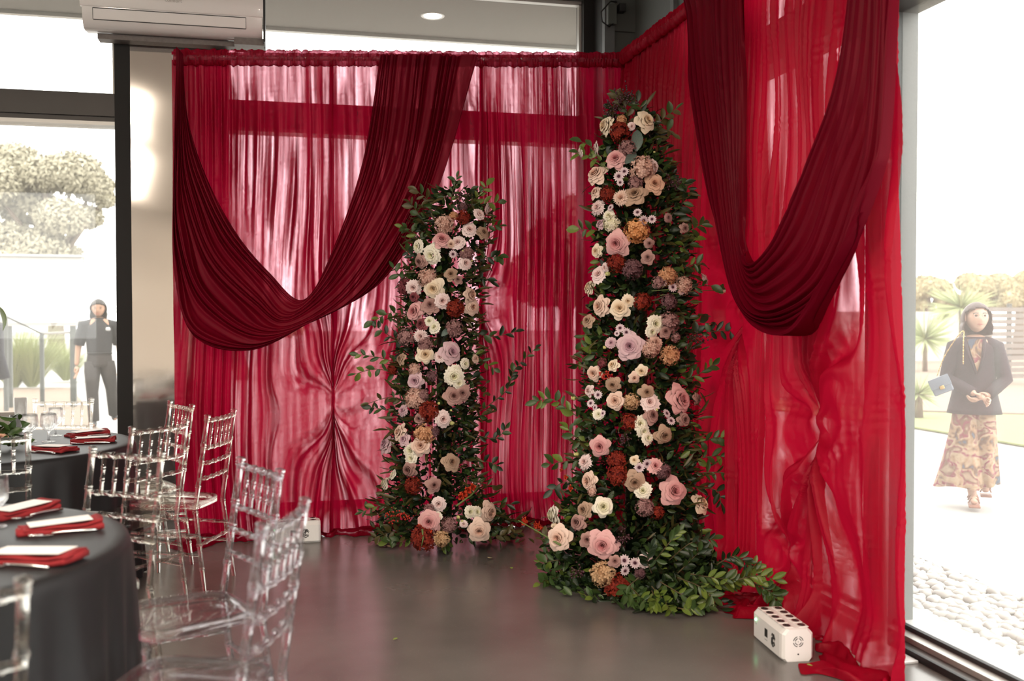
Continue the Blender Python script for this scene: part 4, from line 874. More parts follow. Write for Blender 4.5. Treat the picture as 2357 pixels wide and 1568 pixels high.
# greenery trailing over the floor right of the taller column
cG = onZ(1600, 1375, 0)
gt = thing('greenery_trail', cG, 'leafy green trail spreading over the floor right of the taller flower column', 'foliage')
G = Column(4.95, [(1225, 1560, 60), (1260, 1570, 110), (1300, 1580, 130), (1350, 1590, 150), (1400, 1570, 140)], gt, 9)
def ground_mass(n, seed, m, size):
    r = np.random.RandomState(seed); pts, dirs = [], []
    a0 = np.array([(1400, 1330), (1520, 1300), (1540, 1370), (1620, 1350), (1680, 1330), (1560, 1395), (1480, 1372), (1600, 1310)])
    for i in range(n):
        u, v = a0[r.randint(len(a0))] + r.normal(size=2)*(42, 16); v = min(v, 1408)
        hgt = max(.02, .30*math.exp(-((u-1540)/120)**2)*math.exp(-((v-1290)/70)**2))*r.uniform(.1, 1)
        p = onZ(u, max(v, 1262), 0); pts.append((p.x, p.y, hgt)); dd = r.normal(size=3); dd[2] = abs(dd[2])*.6+.1; dirs.append(dd)
    leaf_mass('foliage', gt, np.array(pts), np.array(dirs), size*r.uniform(.6, 1.2, n), m, seed, LEAF[2])
ground_mass(1500, 3, M_['leafdark'], .070); ground_mass(900, 4, M_['leaf'], .066)
CG = [([(1500, 1300), (1540, 1250), (1560, 1225)], 'leaf'), ([(1560, 1320), (1600, 1280), (1615, 1265)], 'leafdark'), ([(1450, 1350), (1475, 1375), (1490, 1395)], 'leaf'), ([(1500, 1350), (1530, 1385), (1545, 1410)], 'leaflight'), ([(1520, 1340), (1570, 1370), (1610, 1395)], 'leaf'), ([(1560, 1330), (1610, 1350), (1640, 1375)], 'leaf'),
 ([(1580, 1320), (1640, 1330), (1690, 1335)], 'leaf'), ([(1600, 1340), (1660, 1345), (1720, 1330), (1735, 1300)], 'leaflight'), ([(1640, 1350), (1700, 1335), (1745, 1310)], 'leaf'), ([(1500, 1360), (1510, 1385), (1500, 1400)], 'leaflight'), ([(1540, 1290), (1590, 1250), (1640, 1240)], 'leafdark'), ([(1560, 1400), (1600, 1405), (1632, 1398)], 'leaf'),
 ([(1650, 1300), (1690, 1280), (1720, 1300)], 'leafdark'), ([(1470, 1330), (1440, 1360), (1460, 1385)], 'leaf'), ([(1500, 1320), (1490, 1290), (1500, 1260)], 'leafdark')]
for k, (pts, m) in enumerate(CG): G.branch(pts, 16, .064, m, LEAF[2], lift=.04)
cs = onZ(1775, 1385, 0)
g2 = thing('greenery_sprig', cs, 'leafy sprig lying on the crimson cloth behind the near white light box', 'foliage')
G2 = Column(4.75, [(1300, 1770, 40), (1400, 1770, 40)], g2, 12)
for k, (pts, m) in enumerate([([(1700, 1335), (1745, 1325), (1785, 1335)], 'leaflight'), ([(1730, 1340), (1760, 1355), (1790, 1375)], 'leaf'), ([(1760, 1345), (1780, 1370), (1788, 1400)], 'leaf')]): G2.branch(pts, 11, .066, m, LEAF[2], lift=.03)
# fallen petals and scraps
pe = leaf_mesh(.42, .3, -.2); pe.name = 'petal'
for i, (u, v, m, lab) in enumerate([(875, 1250, 'cream', 'curled cream petal on the floor left of the shorter column foot'), (868, 1256, 'cream', 'small cream petal lying lowest left of the shorter column foot'), (905, 1263, 'cream', 'pale petal on the floor under the shorter column leaves'), (1134, 1287, 'white', 'lone white petal on the floor between the two columns'),
     (1386, 1372, 'white', 'white petal on the floor under the rust red hydrangea'), (905, 1476, 'lime', 'tiny green leaf scrap on the open floor'), (1178, 1312, 'lime', 'tiny green scrap left of the taller column foot'), (1870, 1562, 'lime', 'yellow-green leaf tip on the cloth below the near light box')]):
    p = onZ(u, v, 0); o = bpy.data.objects.new('petal', pe.copy()); C.objects.link(o); o.location = (p.x, p.y, .006 if i < 7 else .05); o.rotation_euler = (0, 0, i*1.3); o.scale = (.045,)*3 if i < 5 else (.022,)*3
    o.data.materials[0] = PM[m]; tag(o, lab, 'petal')
# ------------------------------------------------------------------ clear chairs
M_['acry_warm'] = clear_mat('clear_acrylic_warm', (.99, .975, .945), .40); M_['acry_cool'] = clear_mat('clear_acrylic_cool', (.985, .98, .995), .45)
M_['glass'] = clear_mat('drinking_glass', (.99, .99, .99), .4, 0, 1.45)
def bamboo(p0, p1, r, rings, n=10, mid=None):
    """rod between two points with knuckle rings at the given fractions"""
    p0, p1 = Vector(p0), Vector(p1); L = (p1-p0).length; qs = [(0, r)]
    for g in sorted(rings):
        h = .0045/L
        qs += [(g-2.2*h, r), (g-1.5*h, r*1.28), (g-.6*h, r*1.28), (g-.3*h, r*1.02), (g+.3*h, r*1.02), (g+.6*h, r*1.28), (g+1.5*h, r*1.28), (g+2.2*h, r)]
    qs.append((1, r)); qs = [q for q in sorted(qs) if -1e-6 <= q[0] <= 1+1e-6]
    P = [p0.lerp(p1, q) for q, _ in qs]
    if mid: P = [p + Vector(mid)*math.sin(PI*q) for p, (q, _) in zip(P, qs)]
    return P, [x for _, x in qs]
def rod(name, p0, p1, r, rings, m, t, n=10, mid=None):
    P, R = bamboo(p0, p1, r, rings, n, mid); return MB().tube(P, R, n).build(name, m, t)
def make_chair(label, m):
    t = thing('ballroom_chair', (0, 0, 0), label, 'chair', 'clear ballroom chairs round the tables')
    # seat: rounded trapezoid slab, slightly dished, with a skirt
    ring = []
    for k in range(40):
        a = 2*PI*k/40; c, s = math.cos(a), math.sin(a); e = 5.0
        x = abs(c)**(2/e)*(1 if c > 0 else -1); y = abs(s)**(2/e)*(1 if s > 0 else -1); ring.append(Vector((x*(.185+.018*y), y*.195, 0)))
    V, F = [], []
    for z, k in ((.425, .93), (.425, 1), (.452, 1.0), (.460, .97), (.457, .90), (.450, .6), (.448, .25)): V += [(p.x*k, p.y*k, z) for p in ring]
    for i in range(6):
        for j in range(40): F.append((i*40+j, i*40+(j+1) % 40, (i+1)*40+(j+1) % 40, (i+1)*40+j))
    F += [tuple(range(39, -1, -1)), tuple(range(240, 280))]
    MB().add(V, F).build('seat', m, t)
    for s in (-1, 1):
        P, R = bamboo((s*.172, -.195, .43), (s*.170, -.262, .905), .0125, (.25, .52, .70, .98))
        P0, R0 = bamboo((s*.185, -.25, 0), (s*.172, -.195, .43), .0125, (.30, .58, .97)); R0[0] = .010
        P = P0+P[1:]; R = R0+R[1:]
        P += [P[-1]+Vector((0, -.001, .004)), P[-1]+Vector((0, -.002, .012)), P[-1]+Vector((0, -.003, .016))]; R += [.017, .017, .008]
        MB().tube(P, R, 12).build('rear_post', m, t)
        P, R = bamboo((s*.190, .180, .425), (s*.198, .190, 0), .0130, (.05, .35, .62)); R[-1] = .010
        MB().tube(P, R, 12).build('front_leg', m, t)
    yb = lambda z: -.195-.067*(z-.43)/.475
    rod('top_rail', (-.17, yb(.888), .888), (.17, yb(.888), .888), .0115, [.12, .31, .5, .69, .88], m, t, mid=(0, -.012, 0))
    for z in (.745, .665, .585): rod('back_rail', (-.17, yb(z), z), (.17, yb(z), z), .0100, [.12, .31, .5, .69, .88] if z > .7 else [.2, .4, .6, .8], m, t, mid=(0, -.012, 0))
    for x in (-.112, -.056, 0, .056, .112):
        b = -.012*math.cos(x/.17*PI/2); rod('spindle', (x, yb(.888)+b, .888), (x, yb(.745)+b, .745), .0075, [.35, .65], m, t, 8)
    for s in (-1, 1):
        for z in (.30, .20): rod('side_stretcher', (s*.180, -.215, z), (s*.192, .183, z+.01), .009, [.2, .4, .6, .8], m, t, 8)
    rod('front_stretcher', (-.193, .184, .27), (.193, .184, .27), .009, [.2, .5, .8], m, t, 8); rod('rear_stretcher', (-.178, -.222, .25), (.178, -.222, .25), .009, [.2, .5, .8], m, t, 8)
    return t
protos = {}
def place_chair(lat, t, fdir, label, tint):
    f = LD(*fdir); mid = LT(lat, t); o_ = mid + f*.255; rz = math.atan2(-f.x, f.y)
    if tint not in protos:
        c = make_chair(label, M_[tint]); protos[tint] = c; c.location = (o_.x, o_.y, 0); c.rotation_euler = (0, 0, rz); return c
    return dup(protos[tint], label, (o_.x, o_.y, 0), rz)
place_chair(-.876, 3.415, (-.80, -.60), 'lilac-tinted clear chair, the sharper of the two at the right of the near table', 'acry_cool')
place_chair(-.600, 2.585, (-1, .10), 'lilac-tinted clear chair closest to the camera, its blurred back right of the near table', 'acry_cool')
place_chair(-1.472, 3.775, (-.39, -.92), 'clear chair facing the camera behind the near table, overlapping its far edge', 'acry_warm')
place_chair(-1.672, 4.70, (-.90, .43), 'clear chair with its back turned between the near table and the far table', 'acry_warm')
place_chair(-1.545, 5.25, (-1, .12), 'clear chair seen side-on, nearest to the crimson drape', 'acry_warm')
place_chair(-1.95, 5.83, (-.73, -.60), 'clear chair behind the far table in front of the polished panel', 'acry_warm')
place_chair(-2.265, 4.26, (-.47, .88), 'clear chair at the left edge with its back to the camera, before the far table', 'acry_warm')
place_chair(-1.075, 1.80, (-.65, .76), 'clear chair in the bottom left corner, only one blurred post and rail showing', 'acry_warm')
place_chair(-2.765, 6.12, (.05, -1), 'clear chair beyond the far table against the left window', 'acry_warm')

# ------------------------------------------------------------------ tables
M_['cloth'] = mat('black_satin_cloth', (.011, .011, .012), .5, 0, .1, 3, spec=.28, sheen=.02)
M_['clothtop'] = M_['cloth']
def round_table(lat, t, lab, seed, R=.76):
    c = LT(lat, t); rr = random.Random(seed)
    tb = thing('round_table', (c.x, c.y, 0), 'round banquet table hidden under '+lab, 'table')
    MB().lathe([(.0, .715), (R-.02, .715), (R-.01, .73), (R-.02, .745), (0, .745)], 40).build('tabletop', M_['silverframe'], tb)
    for k in range(4):
        a = k*PI/2+.4; MB().tube([(.5*math.cos(a), .5*math.sin(a), 0), (.42*math.cos(a), .42*math.sin(a), .715)], .014, 8).build('leg', M_['greyframe'], tb)
    n, rows = 240, 26; V, F = [], []; p1, p2, p3 = (rr.uniform(0, 6) for _ in range(3))
    prof = [(0, .753), (.3, .753), (.6, .753), (R-.04, .753), (R-.012, .752), (R+.002, .746), (R+.008, .73)]
    for i in range(len(prof)+rows):
        for j in range(n):
            a = 2*PI*j/n
            if i < len(prof): r, z = prof[i]
            else:
                q = (i-len(prof)+1)/rows; z = .73*(1-q)+.012; w_ = q**.8
                r = R+.008+w_*(.022+.022*math.sin(11*a+p1+.6*math.sin(3*a+p2))+.014*math.sin(23*a+p3+q)+.010*math.sin(37*a+p1))
            V.append((r*math.cos(a), r*math.sin(a), z))
    N_ = len(prof)+rows
    F = [(i*n+j, i*n+(j+1) % n, (i+1)*n+(j+1) % n, (i+1)*n+j) for i in range(N_-1) for j in range(n)]
    o = MB().add(V, F).build('tablecloth', M_['cloth']); o.location = (c.x, c.y, 0)
    tag(o, lab, 'tablecloth'); return c
T1 = round_table(-1.90, 2.80, 'the black cloth reaching the floor in the left foreground', 1)
T2 = round_table(-2.77, 5.15, 'the black cloth of the far table by the left window', 2)
M_['napkin'] = mat('red_cotton_napkin', (.22, .006, .009), .85, 0, .12, 20, .2, 200)
M_['card'] = mat('white_menu_card', (.82, .79, .76), .6, 0, 0)
TZ = .7535
def setting(u, v, tc, L, W, label, idx, fork=True):
    p = onZ(u, v, TZ+.012); d = Vector((p.x-tc.x, p.y-tc.y, 0)); ang = math.atan2(d.y, d.x); rr = random.Random(idx)
    nk = thing('napkin', (p.x, p.y, TZ), 'folded red napkin '+label, 'napkin', None, ang)
    def slab(x0, x1, w0, w1, z0, h, seed):
        r = random.Random(seed); V = []; nx, ny = 16, 6; a, b = r.uniform(0, 6), r.uniform(0, 6)
        for top in (1, 0):
            for i in range(nx+1):
                for j in range(ny+1):
                    x = x0+(x1-x0)*i/nx; y = (j/ny-.5)*(w0+(w1-w0)*i/nx)
                    e = .004*math.sin(x*45+a)+.003*math.sin(y*60+x*30+b)
                    V.append((x+.006*math.sin(y*50+a)*(i in (0, nx)), y+.004*math.sin(x*40+b), z0+(h*(1-(abs(j/ny-.5)*2)**6*.35) if top else 0)+(e*.6+.010*max(0, (i/nx-.8))*5*(1 if top else .6) if top or i > nx*.8 else 0)))
        k = (nx+1)*(ny+1); q = lambda i, j, o=0: o+i*(ny+1)+j
        F = [(q(i, j), q(i+1, j), q(i+1, j+1), q(i, j+1)) for i in range(nx) for j in range(ny)] + [(q(i, j+1, k), q(i+1, j+1, k), q(i+1, j, k), q(i, j, k)) for i in range(nx) for j in range(ny)]
        F += [(q(i, 0, k), q(i+1, 0, k), q(i+1, 0), q(i, 0)) for i in range(nx)]+[(q(i, ny), q(i+1, ny), q(i+1, ny, k), q(i, ny, k)) for i in range(nx)]
        F += [(q(0, j+1, k), q(0, j, k), q(0, j), q(0, j+1)) for j in range(ny)]+[(q(nx, j), q(nx, j+1), q(nx, j+1, k), q(nx, j, k))[::-1] for j in range(ny)]
        return MB().add(V, F)
    slab(-L/2, L/2, W, W*1.1, .001, .016, idx).build('lower_fold', M_['napkin'], nk); slab(-L/2+.01, L/2-.004, W*.94, W, .016, .008, idx+9).build('upper_fold', M_['napkin'], nk)
    cc = MB().box((-L/2+.03, -W*.42, 0), (L/2-.03, W*.42, .0012))
    cd_ = cc.build('menu_card', M_['card'], smooth=False); cd_.location = (p.x, p.y, TZ+.030); cd_.rotation_euler = (0, -.03, ang+.03)
    tag(cd_, 'white menu card lying on the red napkin '+label, 'menu card')
    # cutlery beside the napkin, on the side nearer the camera
    side = -1 if (Matrix.Rotation(ang, 3, 'Z') @ Vector((0, -1, 0))).dot(FW) < 0 else 1
    def cut(name, y, kind, lab):
        o = thing(name, (0, 0, 0), lab, name); R = Matrix.Rotation(ang, 3, 'Z'); o.location = Vector((p.x, p.y, TZ+.002)) + R @ Vector((0, side*y, 0)); o.rotation_euler = (0, 0, ang)
        hp = [(x, 0, .004+.004*math.sin((x+.1)*16)) for x in (.10, .08, .05, .02, -.01, -.03)]
        MB().tube(hp, [.0045, .0055, .0045, .0034, .0028, .003], 8).build('handle', M_['steel'], o)
        if kind == 'spoon': 
            b = MB(); V = []; 
            for i in range(7):
                q = i/6; w = .021*math.sin(PI*min(.97, .08+q*.9))**.7
                for j in range(5): y_ = (j/4*2-1)*w; V.append((-.03-.062*q, y_, .006-.007*(1-(j/2-1)**2)*math.sin(PI*q)))
            b.add(V, [(i*5+j, i*5+j+1, (i+1)*5+j+1, (i+1)*5+j) for i in range(6) for j in range(4)]).build('bowl', M_['steel'], o)
        else:
            MB().box((-.055, -.011, .003), (-.028, .011, .005), bev=.001).build('fork_base', M_['steel'], o)
            for k in range(4): MB().tube([(-.05, -.009+.006*k, .004), (-.095, -.009+.006*k, .007)], .0013, 5).build('tine', M_['steel'], o)
    cut('fork', W*.5+.022, 'fork', 'steel fork beside the red napkin '+label)
    cut('spoon', W*.5+.050 if False else -(W*.5+.020), 'spoon', 'steel spoon beside the red napkin '+label)
setting(52, 1176, T1, .23, .10, 'at the far side of the near table', 1)
setting(138, 1213, T1, .24, .10, 'in the middle of the near table', 2)
setting(75, 1282, T1, .27, .11, 'at the front of the near table', 3)
setting(202, 999, T2, .22, .09, 'farthest right on the far table', 4)
setting(214, 1014, T2, .22, .09, 'at the right rim of the far table', 5)
setting(122, 1034, T2, .23, .10, 'at the far table front rim', 6)
def goblet(u, v, z, H, Rb, label, stem=True):
    p = onZ(u, v, z); o = thing('goblet' if stem else 'tumbler', (p.x, p.y, z), label, 'glass', 'glasses on the far table' if z and v < 1060 else None)
    if stem:
        MB().lathe([(0, .003), (.034, .003), (.035, .006), (.012, .010), (.005, .018), (.0045, H*.30), (.008, H*.36)], 20).build('foot', M_['glass'], o)
        pr = [(.006, H*.36), (Rb*.55, H*.42), (Rb*.92, H*.55), (Rb, H*.70), (Rb*.95, H*.9), (Rb*.93, H), (Rb*.90, H), (Rb*.92, H*.9), (Rb*.96, H*.7), (Rb*.86, H*.56), (Rb*.45, H*.45), (0, H*.42)]
        n = 24; mb = MB(); V = []; 
        for r, zz in pr:
            for j in range(n): f = 1+.035*math.cos(8*2*PI*j/n)*(1 if zz < H*.72 else 0); V.append((r*f*math.cos(2*PI*j/n), r*f*math.sin(2*PI*j/n), zz))
        mb.add(V, [(i*n+j, i*n+(j+1) % n, (i+1)*n+(j+1) % n, (i+1)*n+j) for i in range(len(pr)-1) for j in range(n)]).build('bowl', M_['glass'], o)
    else:
        MB().lathe([(0, .002), (Rb*.85, .002), (Rb*.9, .01), (Rb, H), (Rb*.95, H), (Rb*.82, .014), (0, .012)], 24).build('body', M_['glass'], o)
    return o
goblet(112, 1018, TZ, .155, .042, 'front cut-glass goblet of the pair in the middle of the far table')
goblet(128, 1004, TZ, .160, .040, 'rear cut-glass goblet of the pair in the middle of the far table')
goblet(38, 1012, TZ, .135, .034, 'straight clear tumbler beside the greenery on the far table', False)
goblet(68, 1018, TZ, .150, .044, 'round clear goblet between the greenery and the paired goblets')
goblet(48, 995, TZ, .20, .036, 'tall clear candle glass at the back left of the far table', False)
goblet(-12, 1215, TZ, .165, .042, 'clear goblet cut off by the left edge on the near table')
cp = onZ(12, 1000, TZ)
ct = thing('place_card', (cp.x, cp.y, TZ), 'small upright beige card standing by the greenery on the far table', 'card'); MB().box((-.09, 0, 0), (.05, .002, .125)).build('face_panel', M_['soffit'], ct, smooth=False)
gp = onZ(-8, 1035, TZ); gc = thing('centrepiece', (gp.x, gp.y, TZ), 'leafy green centrepiece at the left edge of the far table', 'foliage')
r_ = np.random.RandomState(3); pts = np.stack([gp.x+r_.normal(0, .07, 90), gp.y+r_.normal(0, .05, 90), TZ+.02+np.abs(r_.normal(0, .05, 90))], -1); dd = r_.normal(size=(90, 3)); dd[:, 2] = np.abs(dd[:, 2])*.5
leaf_mass('foliage', gc, pts, dd, .07*r_.uniform(.6, 1.2, 90), M_['leaf'], 3)
copy_part(MESH['rose'][0], 'rose', gc, (.03, -.03, .06), (1.2, 0, 0), .03, PM['peach'], 'peach rose')
# leafy tip of a plant at the left edge, well in front of the railing
lp = at(2, 740, 6.3); pt = thing('hanging_leaf', (lp.x-.02, lp.y, lp.z+.1), 'bright green leaf poking in at the left edge below the bystander head', 'leaf')
copy_part(LEAF[1], 'leaf_blade', pt, (0, 0, 0), (0, 1.1, .5), .16, M_['leaflight'])
MB().tube([(-.25, 0, .12), (-.1, 0, .06), (0, 0, 0)], .003, 6).build('stalk', M_['greenstem'], pt)

# ------------------------------------------------------------------ uplight boxes
def lightbox(loc, rz, label):
    o = thing('light_box', loc, label, 'light', 'white battery light boxes on the floor', rz); L, W, H = .33, .14, .135
    # body: octagon-ish rounded section extruded along x, chamfered top, one rounded end
    sec = [(-W/2, .012), (-W/2, H-.022), (-W/2+.022, H), (W/2-.022, H), (W/2, H-.022), (W/2, .012), (W/2-.012, 0), (-W/2+.012, 0)]
    V, F = [], []; xs = [(-L/2, .80), (-L/2+.006, .93), (-L/2+.02, 1), (L/2-.03, 1), (L/2-.012, .95), (L/2, .80)]
    for x, k in xs: V += [(x, y*k, z if z < .02 else z-(1-k)*.02) for y, z in sec]
    n = 8; F = [(i*n+j, i*n+(j+1) % n, (i+1)*n+(j+1) % n, (i+1)*n+j) for i in range(len(xs)-1) for j in range(n)] + [tuple(range(n-1, -1, -1)), tuple(range((len(xs)-1)*n, len(xs)*n))]
    MB().add(V, F).build('case', M_['whitecase'], o, smooth=False)
    lens = mat('dark_lens', (.05, .04, .04), .12, .3, 0) if 'dark_lens' not in bpy.data.materials else bpy.data.materials['dark_lens']
    for i in range(5):
        for j in (-1, 1):
            x = -L/2+.045+i*.06; y = j*.032
            MB().box((x-.025, y-.022, H-.001), (x+.025, y+.022, H+.003), bev=.003).build('lens_bezel', M_['white'], o, smooth=False)
            MB().loft([(x, y, H+.003, .020, .0165), (x, y, H+.0042, .018, .015), (x, y, H+.0042, .009, .008), (x, y, H+.007, .005, .005), (x, y, H+.008, .001, .001)], 16).build('lens', lens, o)
    for s in (-1, 1):   # both long sides carry screen, fan grille, switch lamp
        y = s*(W/2+.0006)
        f = lambda x0, x1, z0, z1, m, nm: MB().box((min(x0, x1), min(y, y-s*.003), z0), (max(x0, x1), max(y, y-s*.003), z1)).build(nm, m, o, smooth=False)
        f(-.022, .010, .050, .085, M_['black'], 'display')
        for k in range(4): f(-.020+.008*k, -.017+.008*k, .036, .039, M_['black'], 'button')
        f(-.118, -.121, .070, .079, M_['black'], 'switch_slot')
        # decorative animal-head grille: a tangle of curved cut-outs
        mb = MB(); rr = random.Random(4)
        for a0, a1, r, w_ in ((.3, 2.6, .025, .0022), (3.4, 5.9, .025, .0022), (0, 2.2, .018, .0026), (2.7, 4.6, .018, .0024), (4.9, 6.1, .018, .002), (.6, 3.0, .011, .0024), (3.6, 5.6, .011, .0022), (1, 4.4, .005, .002)):
            P = [((.072+ (r+.002*math.sin(5*a))*math.cos(a)*.9), y, .062+(r+.003*math.sin(7*a))*math.sin(a)) for a in np.linspace(a0, a1, 12)]
            mb.tube(P, [w_*(.3+math.sin(PI*i/11)) for i in range(12)], 5)
        mb.build('fan_grille', M_['black'], o)
    MB().loft([(-L/2+.045, -W/2-.002, .088, .005, .004), (-L/2+.045, -W/2-.002, .096, .005, .004)], 10).build('status_lamp', bpy.data.materials.get('green_lamp') or mat('green_lamp', (.2, 1, .4), emit=((.25, 1, .4), 9)), o)
    mb = MB(); x = L/2+.0005
    for R_ in (.021, .013):
        for k in range(4):
            mb.tube([(x, R_*math.cos(a), .082+R_*math.sin(a)) for a in np.linspace(k*PI/2+.2, (k+1)*PI/2-.2, 7)], .0016, 5)
    mb.tube([(x-.002, 0, .030), (x+.001, 0, .030)], .0035, 8); mb.tube([(x-.002, 0, .082), (x+.001, 0, .082)], .0015, 6)
    mb.build('end_vent', M_['black'], o); return o
lightbox((2.095, 3.86, 0), -PI/2-.10, 'white light box with rows of dark lenses at the foot of the right drape')
lightbox((.085, 6.42, 0), .04, 'white light box by the back drape, half hidden behind a clear chair')

# ------------------------------------------------------------------ air conditioner
ax0, ax1, ay = -1.27, -.10, 7.18
ac = thing('air_conditioner', ((ax0+ax1)/2, 7.3, 3.36), 'white wall air conditioner hung on the black mullions at top left', 'appliance')
def extr(sec, x0, x1):
    n = len(sec); V = [(x, y, z) for x in (x0, x1) for y, z in sec]
    return MB().add(V, [(j, (j+1) % n, n+(j+1) % n, n+j) for j in range(n)]+[tuple(range(n-1, -1, -1)), tuple(range(n, 2*n))])
cv = [(7.43, 3.385), (7.30, 3.370), (7.255, 3.375), (7.225, 3.40), (7.205, 3.44), (7.195, 3.50), (7.19, 3.60), (7.19, 3.70), (7.21, 3.735), (7.43, 3.735)]
o = extr(cv, ax0, ax1).build('housing', M_['white'], ac, world=True, sharp=.9)
extr([(7.188, 3.505), (7.184, 3.515), (7.180, 3.60), (7.180, 3.70), (7.20, 3.74), (7.22, 3.74), (7.22, 3.505)], ax0-.012, ax1+.008).build('front_panel', M_['white'], ac, world=True, sharp=.9)
extr([(7.2045, 3.425), (7.1985, 3.455), (7.1925, 3.492), (7.198, 3.492), (7.204, 3.455), (7.212, 3.425)], ax0+.07, ax1-.11).build('louvre_flap', M_['white'], ac, world=True, sharp=.5)
for z, y in ((3.421, 7.2085), (3.494, 7.193)): MB().box((ax0+.07, y-.003, z), (ax1-.11, y+.01, z+.0035)).build('louvre_gap', M_['black'], ac, world=True, smooth=False)
for x in (ax0+.066, ax1-.11): MB().add([(x, 7.2065, 3.422), (x+.003, 7.2065, 3.422), (x+.003, 7.190, 3.496), (x, 7.190, 3.496)], [(0, 1, 2, 3)]).build('louvre_gap', M_['black'], ac, world=True, smooth=False)
MB().box((ax0+.07, 7.36, 3.335), (ax1+.02, 7.47, 3.372)).build('bracket_rail', M_['galv'], ac, world=True, smooth=False)
MB().box((ax1-.19, 7.25, 3.325), (ax1+.012, 7.47, 3.372)).build('bracket_box', M_['galv'], ac, world=True, smooth=False)
MB().box((ax1+.008, 7.20, 3.34), (ax1+.022, 7.45, 3.76)).build('side_plate', M_['black'], ac, world=True, smooth=False)
cu = bpy.data.curves.new('lettering', 'FONT'); cu.body = 'comfort'; cu.size = .034; cu.extrude = .0006
tmp = bpy.data.objects.new('lettering', cu); C.objects.link(tmp); me = bpy.data.meshes.new_from_object(tmp.evaluated_get(bpy.context.evaluated_depsgraph_get())); bpy.data.objects.remove(tmp)
lt = bpy.data.objects.new('lettering', me); C.objects.link(lt); lt.parent = ac; lt.location = (-.055, 7.1795-7.3, 3.565-3.36); lt.rotation_euler = (PI/2, 0, 0); me.materials.clear(); me.materials.append(mat('faint_grey_print', (.50, .47, .44), .5, 0, 0))
# small cable bracket on the corner column
cb_ = thing('cable_bracket', (2.40, 7.24, 3.62), 'small dark bracket with a looped cable on the corner steel beside the upper window', 'bracket')
MB().box((2.43, 7.19, 3.63), (2.50, 7.24, 3.78), bev=.005).build('bracket_body', M_['column'], cb_, world=True, smooth=False)
MB().tube([(2.50, 7.20, 3.80), (2.44, 7.16, 3.79), (2.36, 7.15, 3.70), (2.37, 7.15, 3.63), (2.43, 7.17, 3.60), (2.48, 7.2, 3.64)], .006, 6).build('cable_loop', M_['gasket'], cb_, world=True)
MB().box((2.52, 7.18, 3.73), (2.57, 7.25, 3.79), bev=.004).build('clip', M_['gasket'], cb_, world=True, smooth=False)
# ------------------------------------------------------------------ people outside
M_['skin'] = mat('skin_tone', (.42, .24, .16), .6, 0, .04, 8); M_['skinpale'] = mat('fair_skin_tone', (.55, .34, .25), .6, 0, .04, 8)
M_['hairdark'] = mat('dark_hair', (.02, .015, .012), .5, 0, .3, 30); M_['hairbrown'] = mat('dark_brown_hair', (.05, .025, .022), .5, 0, .3, 30); M_['hairgrey'] = mat('pale_grey_hair', (.42, .38, .34), .6, 0, .2, 30)
M_['shirt'] = mat('black_work_shirt', (.018, .018, .020), .8, 0, .2, 10); M_['trouser'] = mat('black_brown_trousers', (.030, .024, .022), .85, 0, .3, 8)
M_['jacket'] = mat('plum_black_jacket', (.030, .018, .026), .85, 0, .2, 12); M_['shoe'] = mat('dark_shoe', (.02, .02, .02), .5); M_['suit'] = mat('dark_suit', (.02, .02, .03), .8)
def floral():
    m, nt, N, L = node_mat('floral_print'); b = N['Principled BSDF']; tc = N.new('ShaderNodeTexCoord'); nz = N.new('ShaderNodeTexNoise'); nz.inputs['Scale'].default_value = 9; nz.inputs['Detail'].default_value = 3; nz.inputs['Distortion'].default_value = .8
    L.new(tc.outputs['Object'], nz.inputs['Vector']); r = N.new('ShaderNodeValToRGB'); r.color_ramp.interpolation = 'CONSTANT'; e = r.color_ramp.elements
    cols = [(0, (.06, .08, .12)), (.38, (.12, .06, .035)), (.44, (.30, .18, .10)), (.49, (.36, .26, .17)), (.55, (.20, .02, .05)), (.60, (.16, .08, .045)), (.66, (.32, .22, .15))]
    e[0].position = 0; e[0].color = rgb(cols[0][1]); e[1].position = cols[1][0]; e[1].color = rgb(cols[1][1])
    for p, c in cols[2:]: x = e.new(p); x.color = rgb(c)
    L.new(nz.outputs[0], r.inputs[0]); L.new(r.outputs[0], b.inputs['Base Color']); b.inputs['Roughness'].default_value = .8; return m
M_['floral'] = floral()
def skinned(name, V, E, R, m, parent, lv=2):
    me = bpy.data.meshes.new(name); me.from_pydata(V, E, []); o = bpy.data.objects.new(name, me); C.objects.link(o); o.parent = parent
    md = o.modifiers.new('skin', 'SKIN'); md.use_smooth_shade = True
    for i, r in enumerate(R): d = me.skin_vertices[0].data[i]; d.radius = r if hasattr(r, '__len__') else (r, r); d.use_root = (i == 0)
    s = o.modifiers.new('sub', 'SUBSURF'); s.levels = lv; s.render_levels = lv; me.materials.append(m); return o
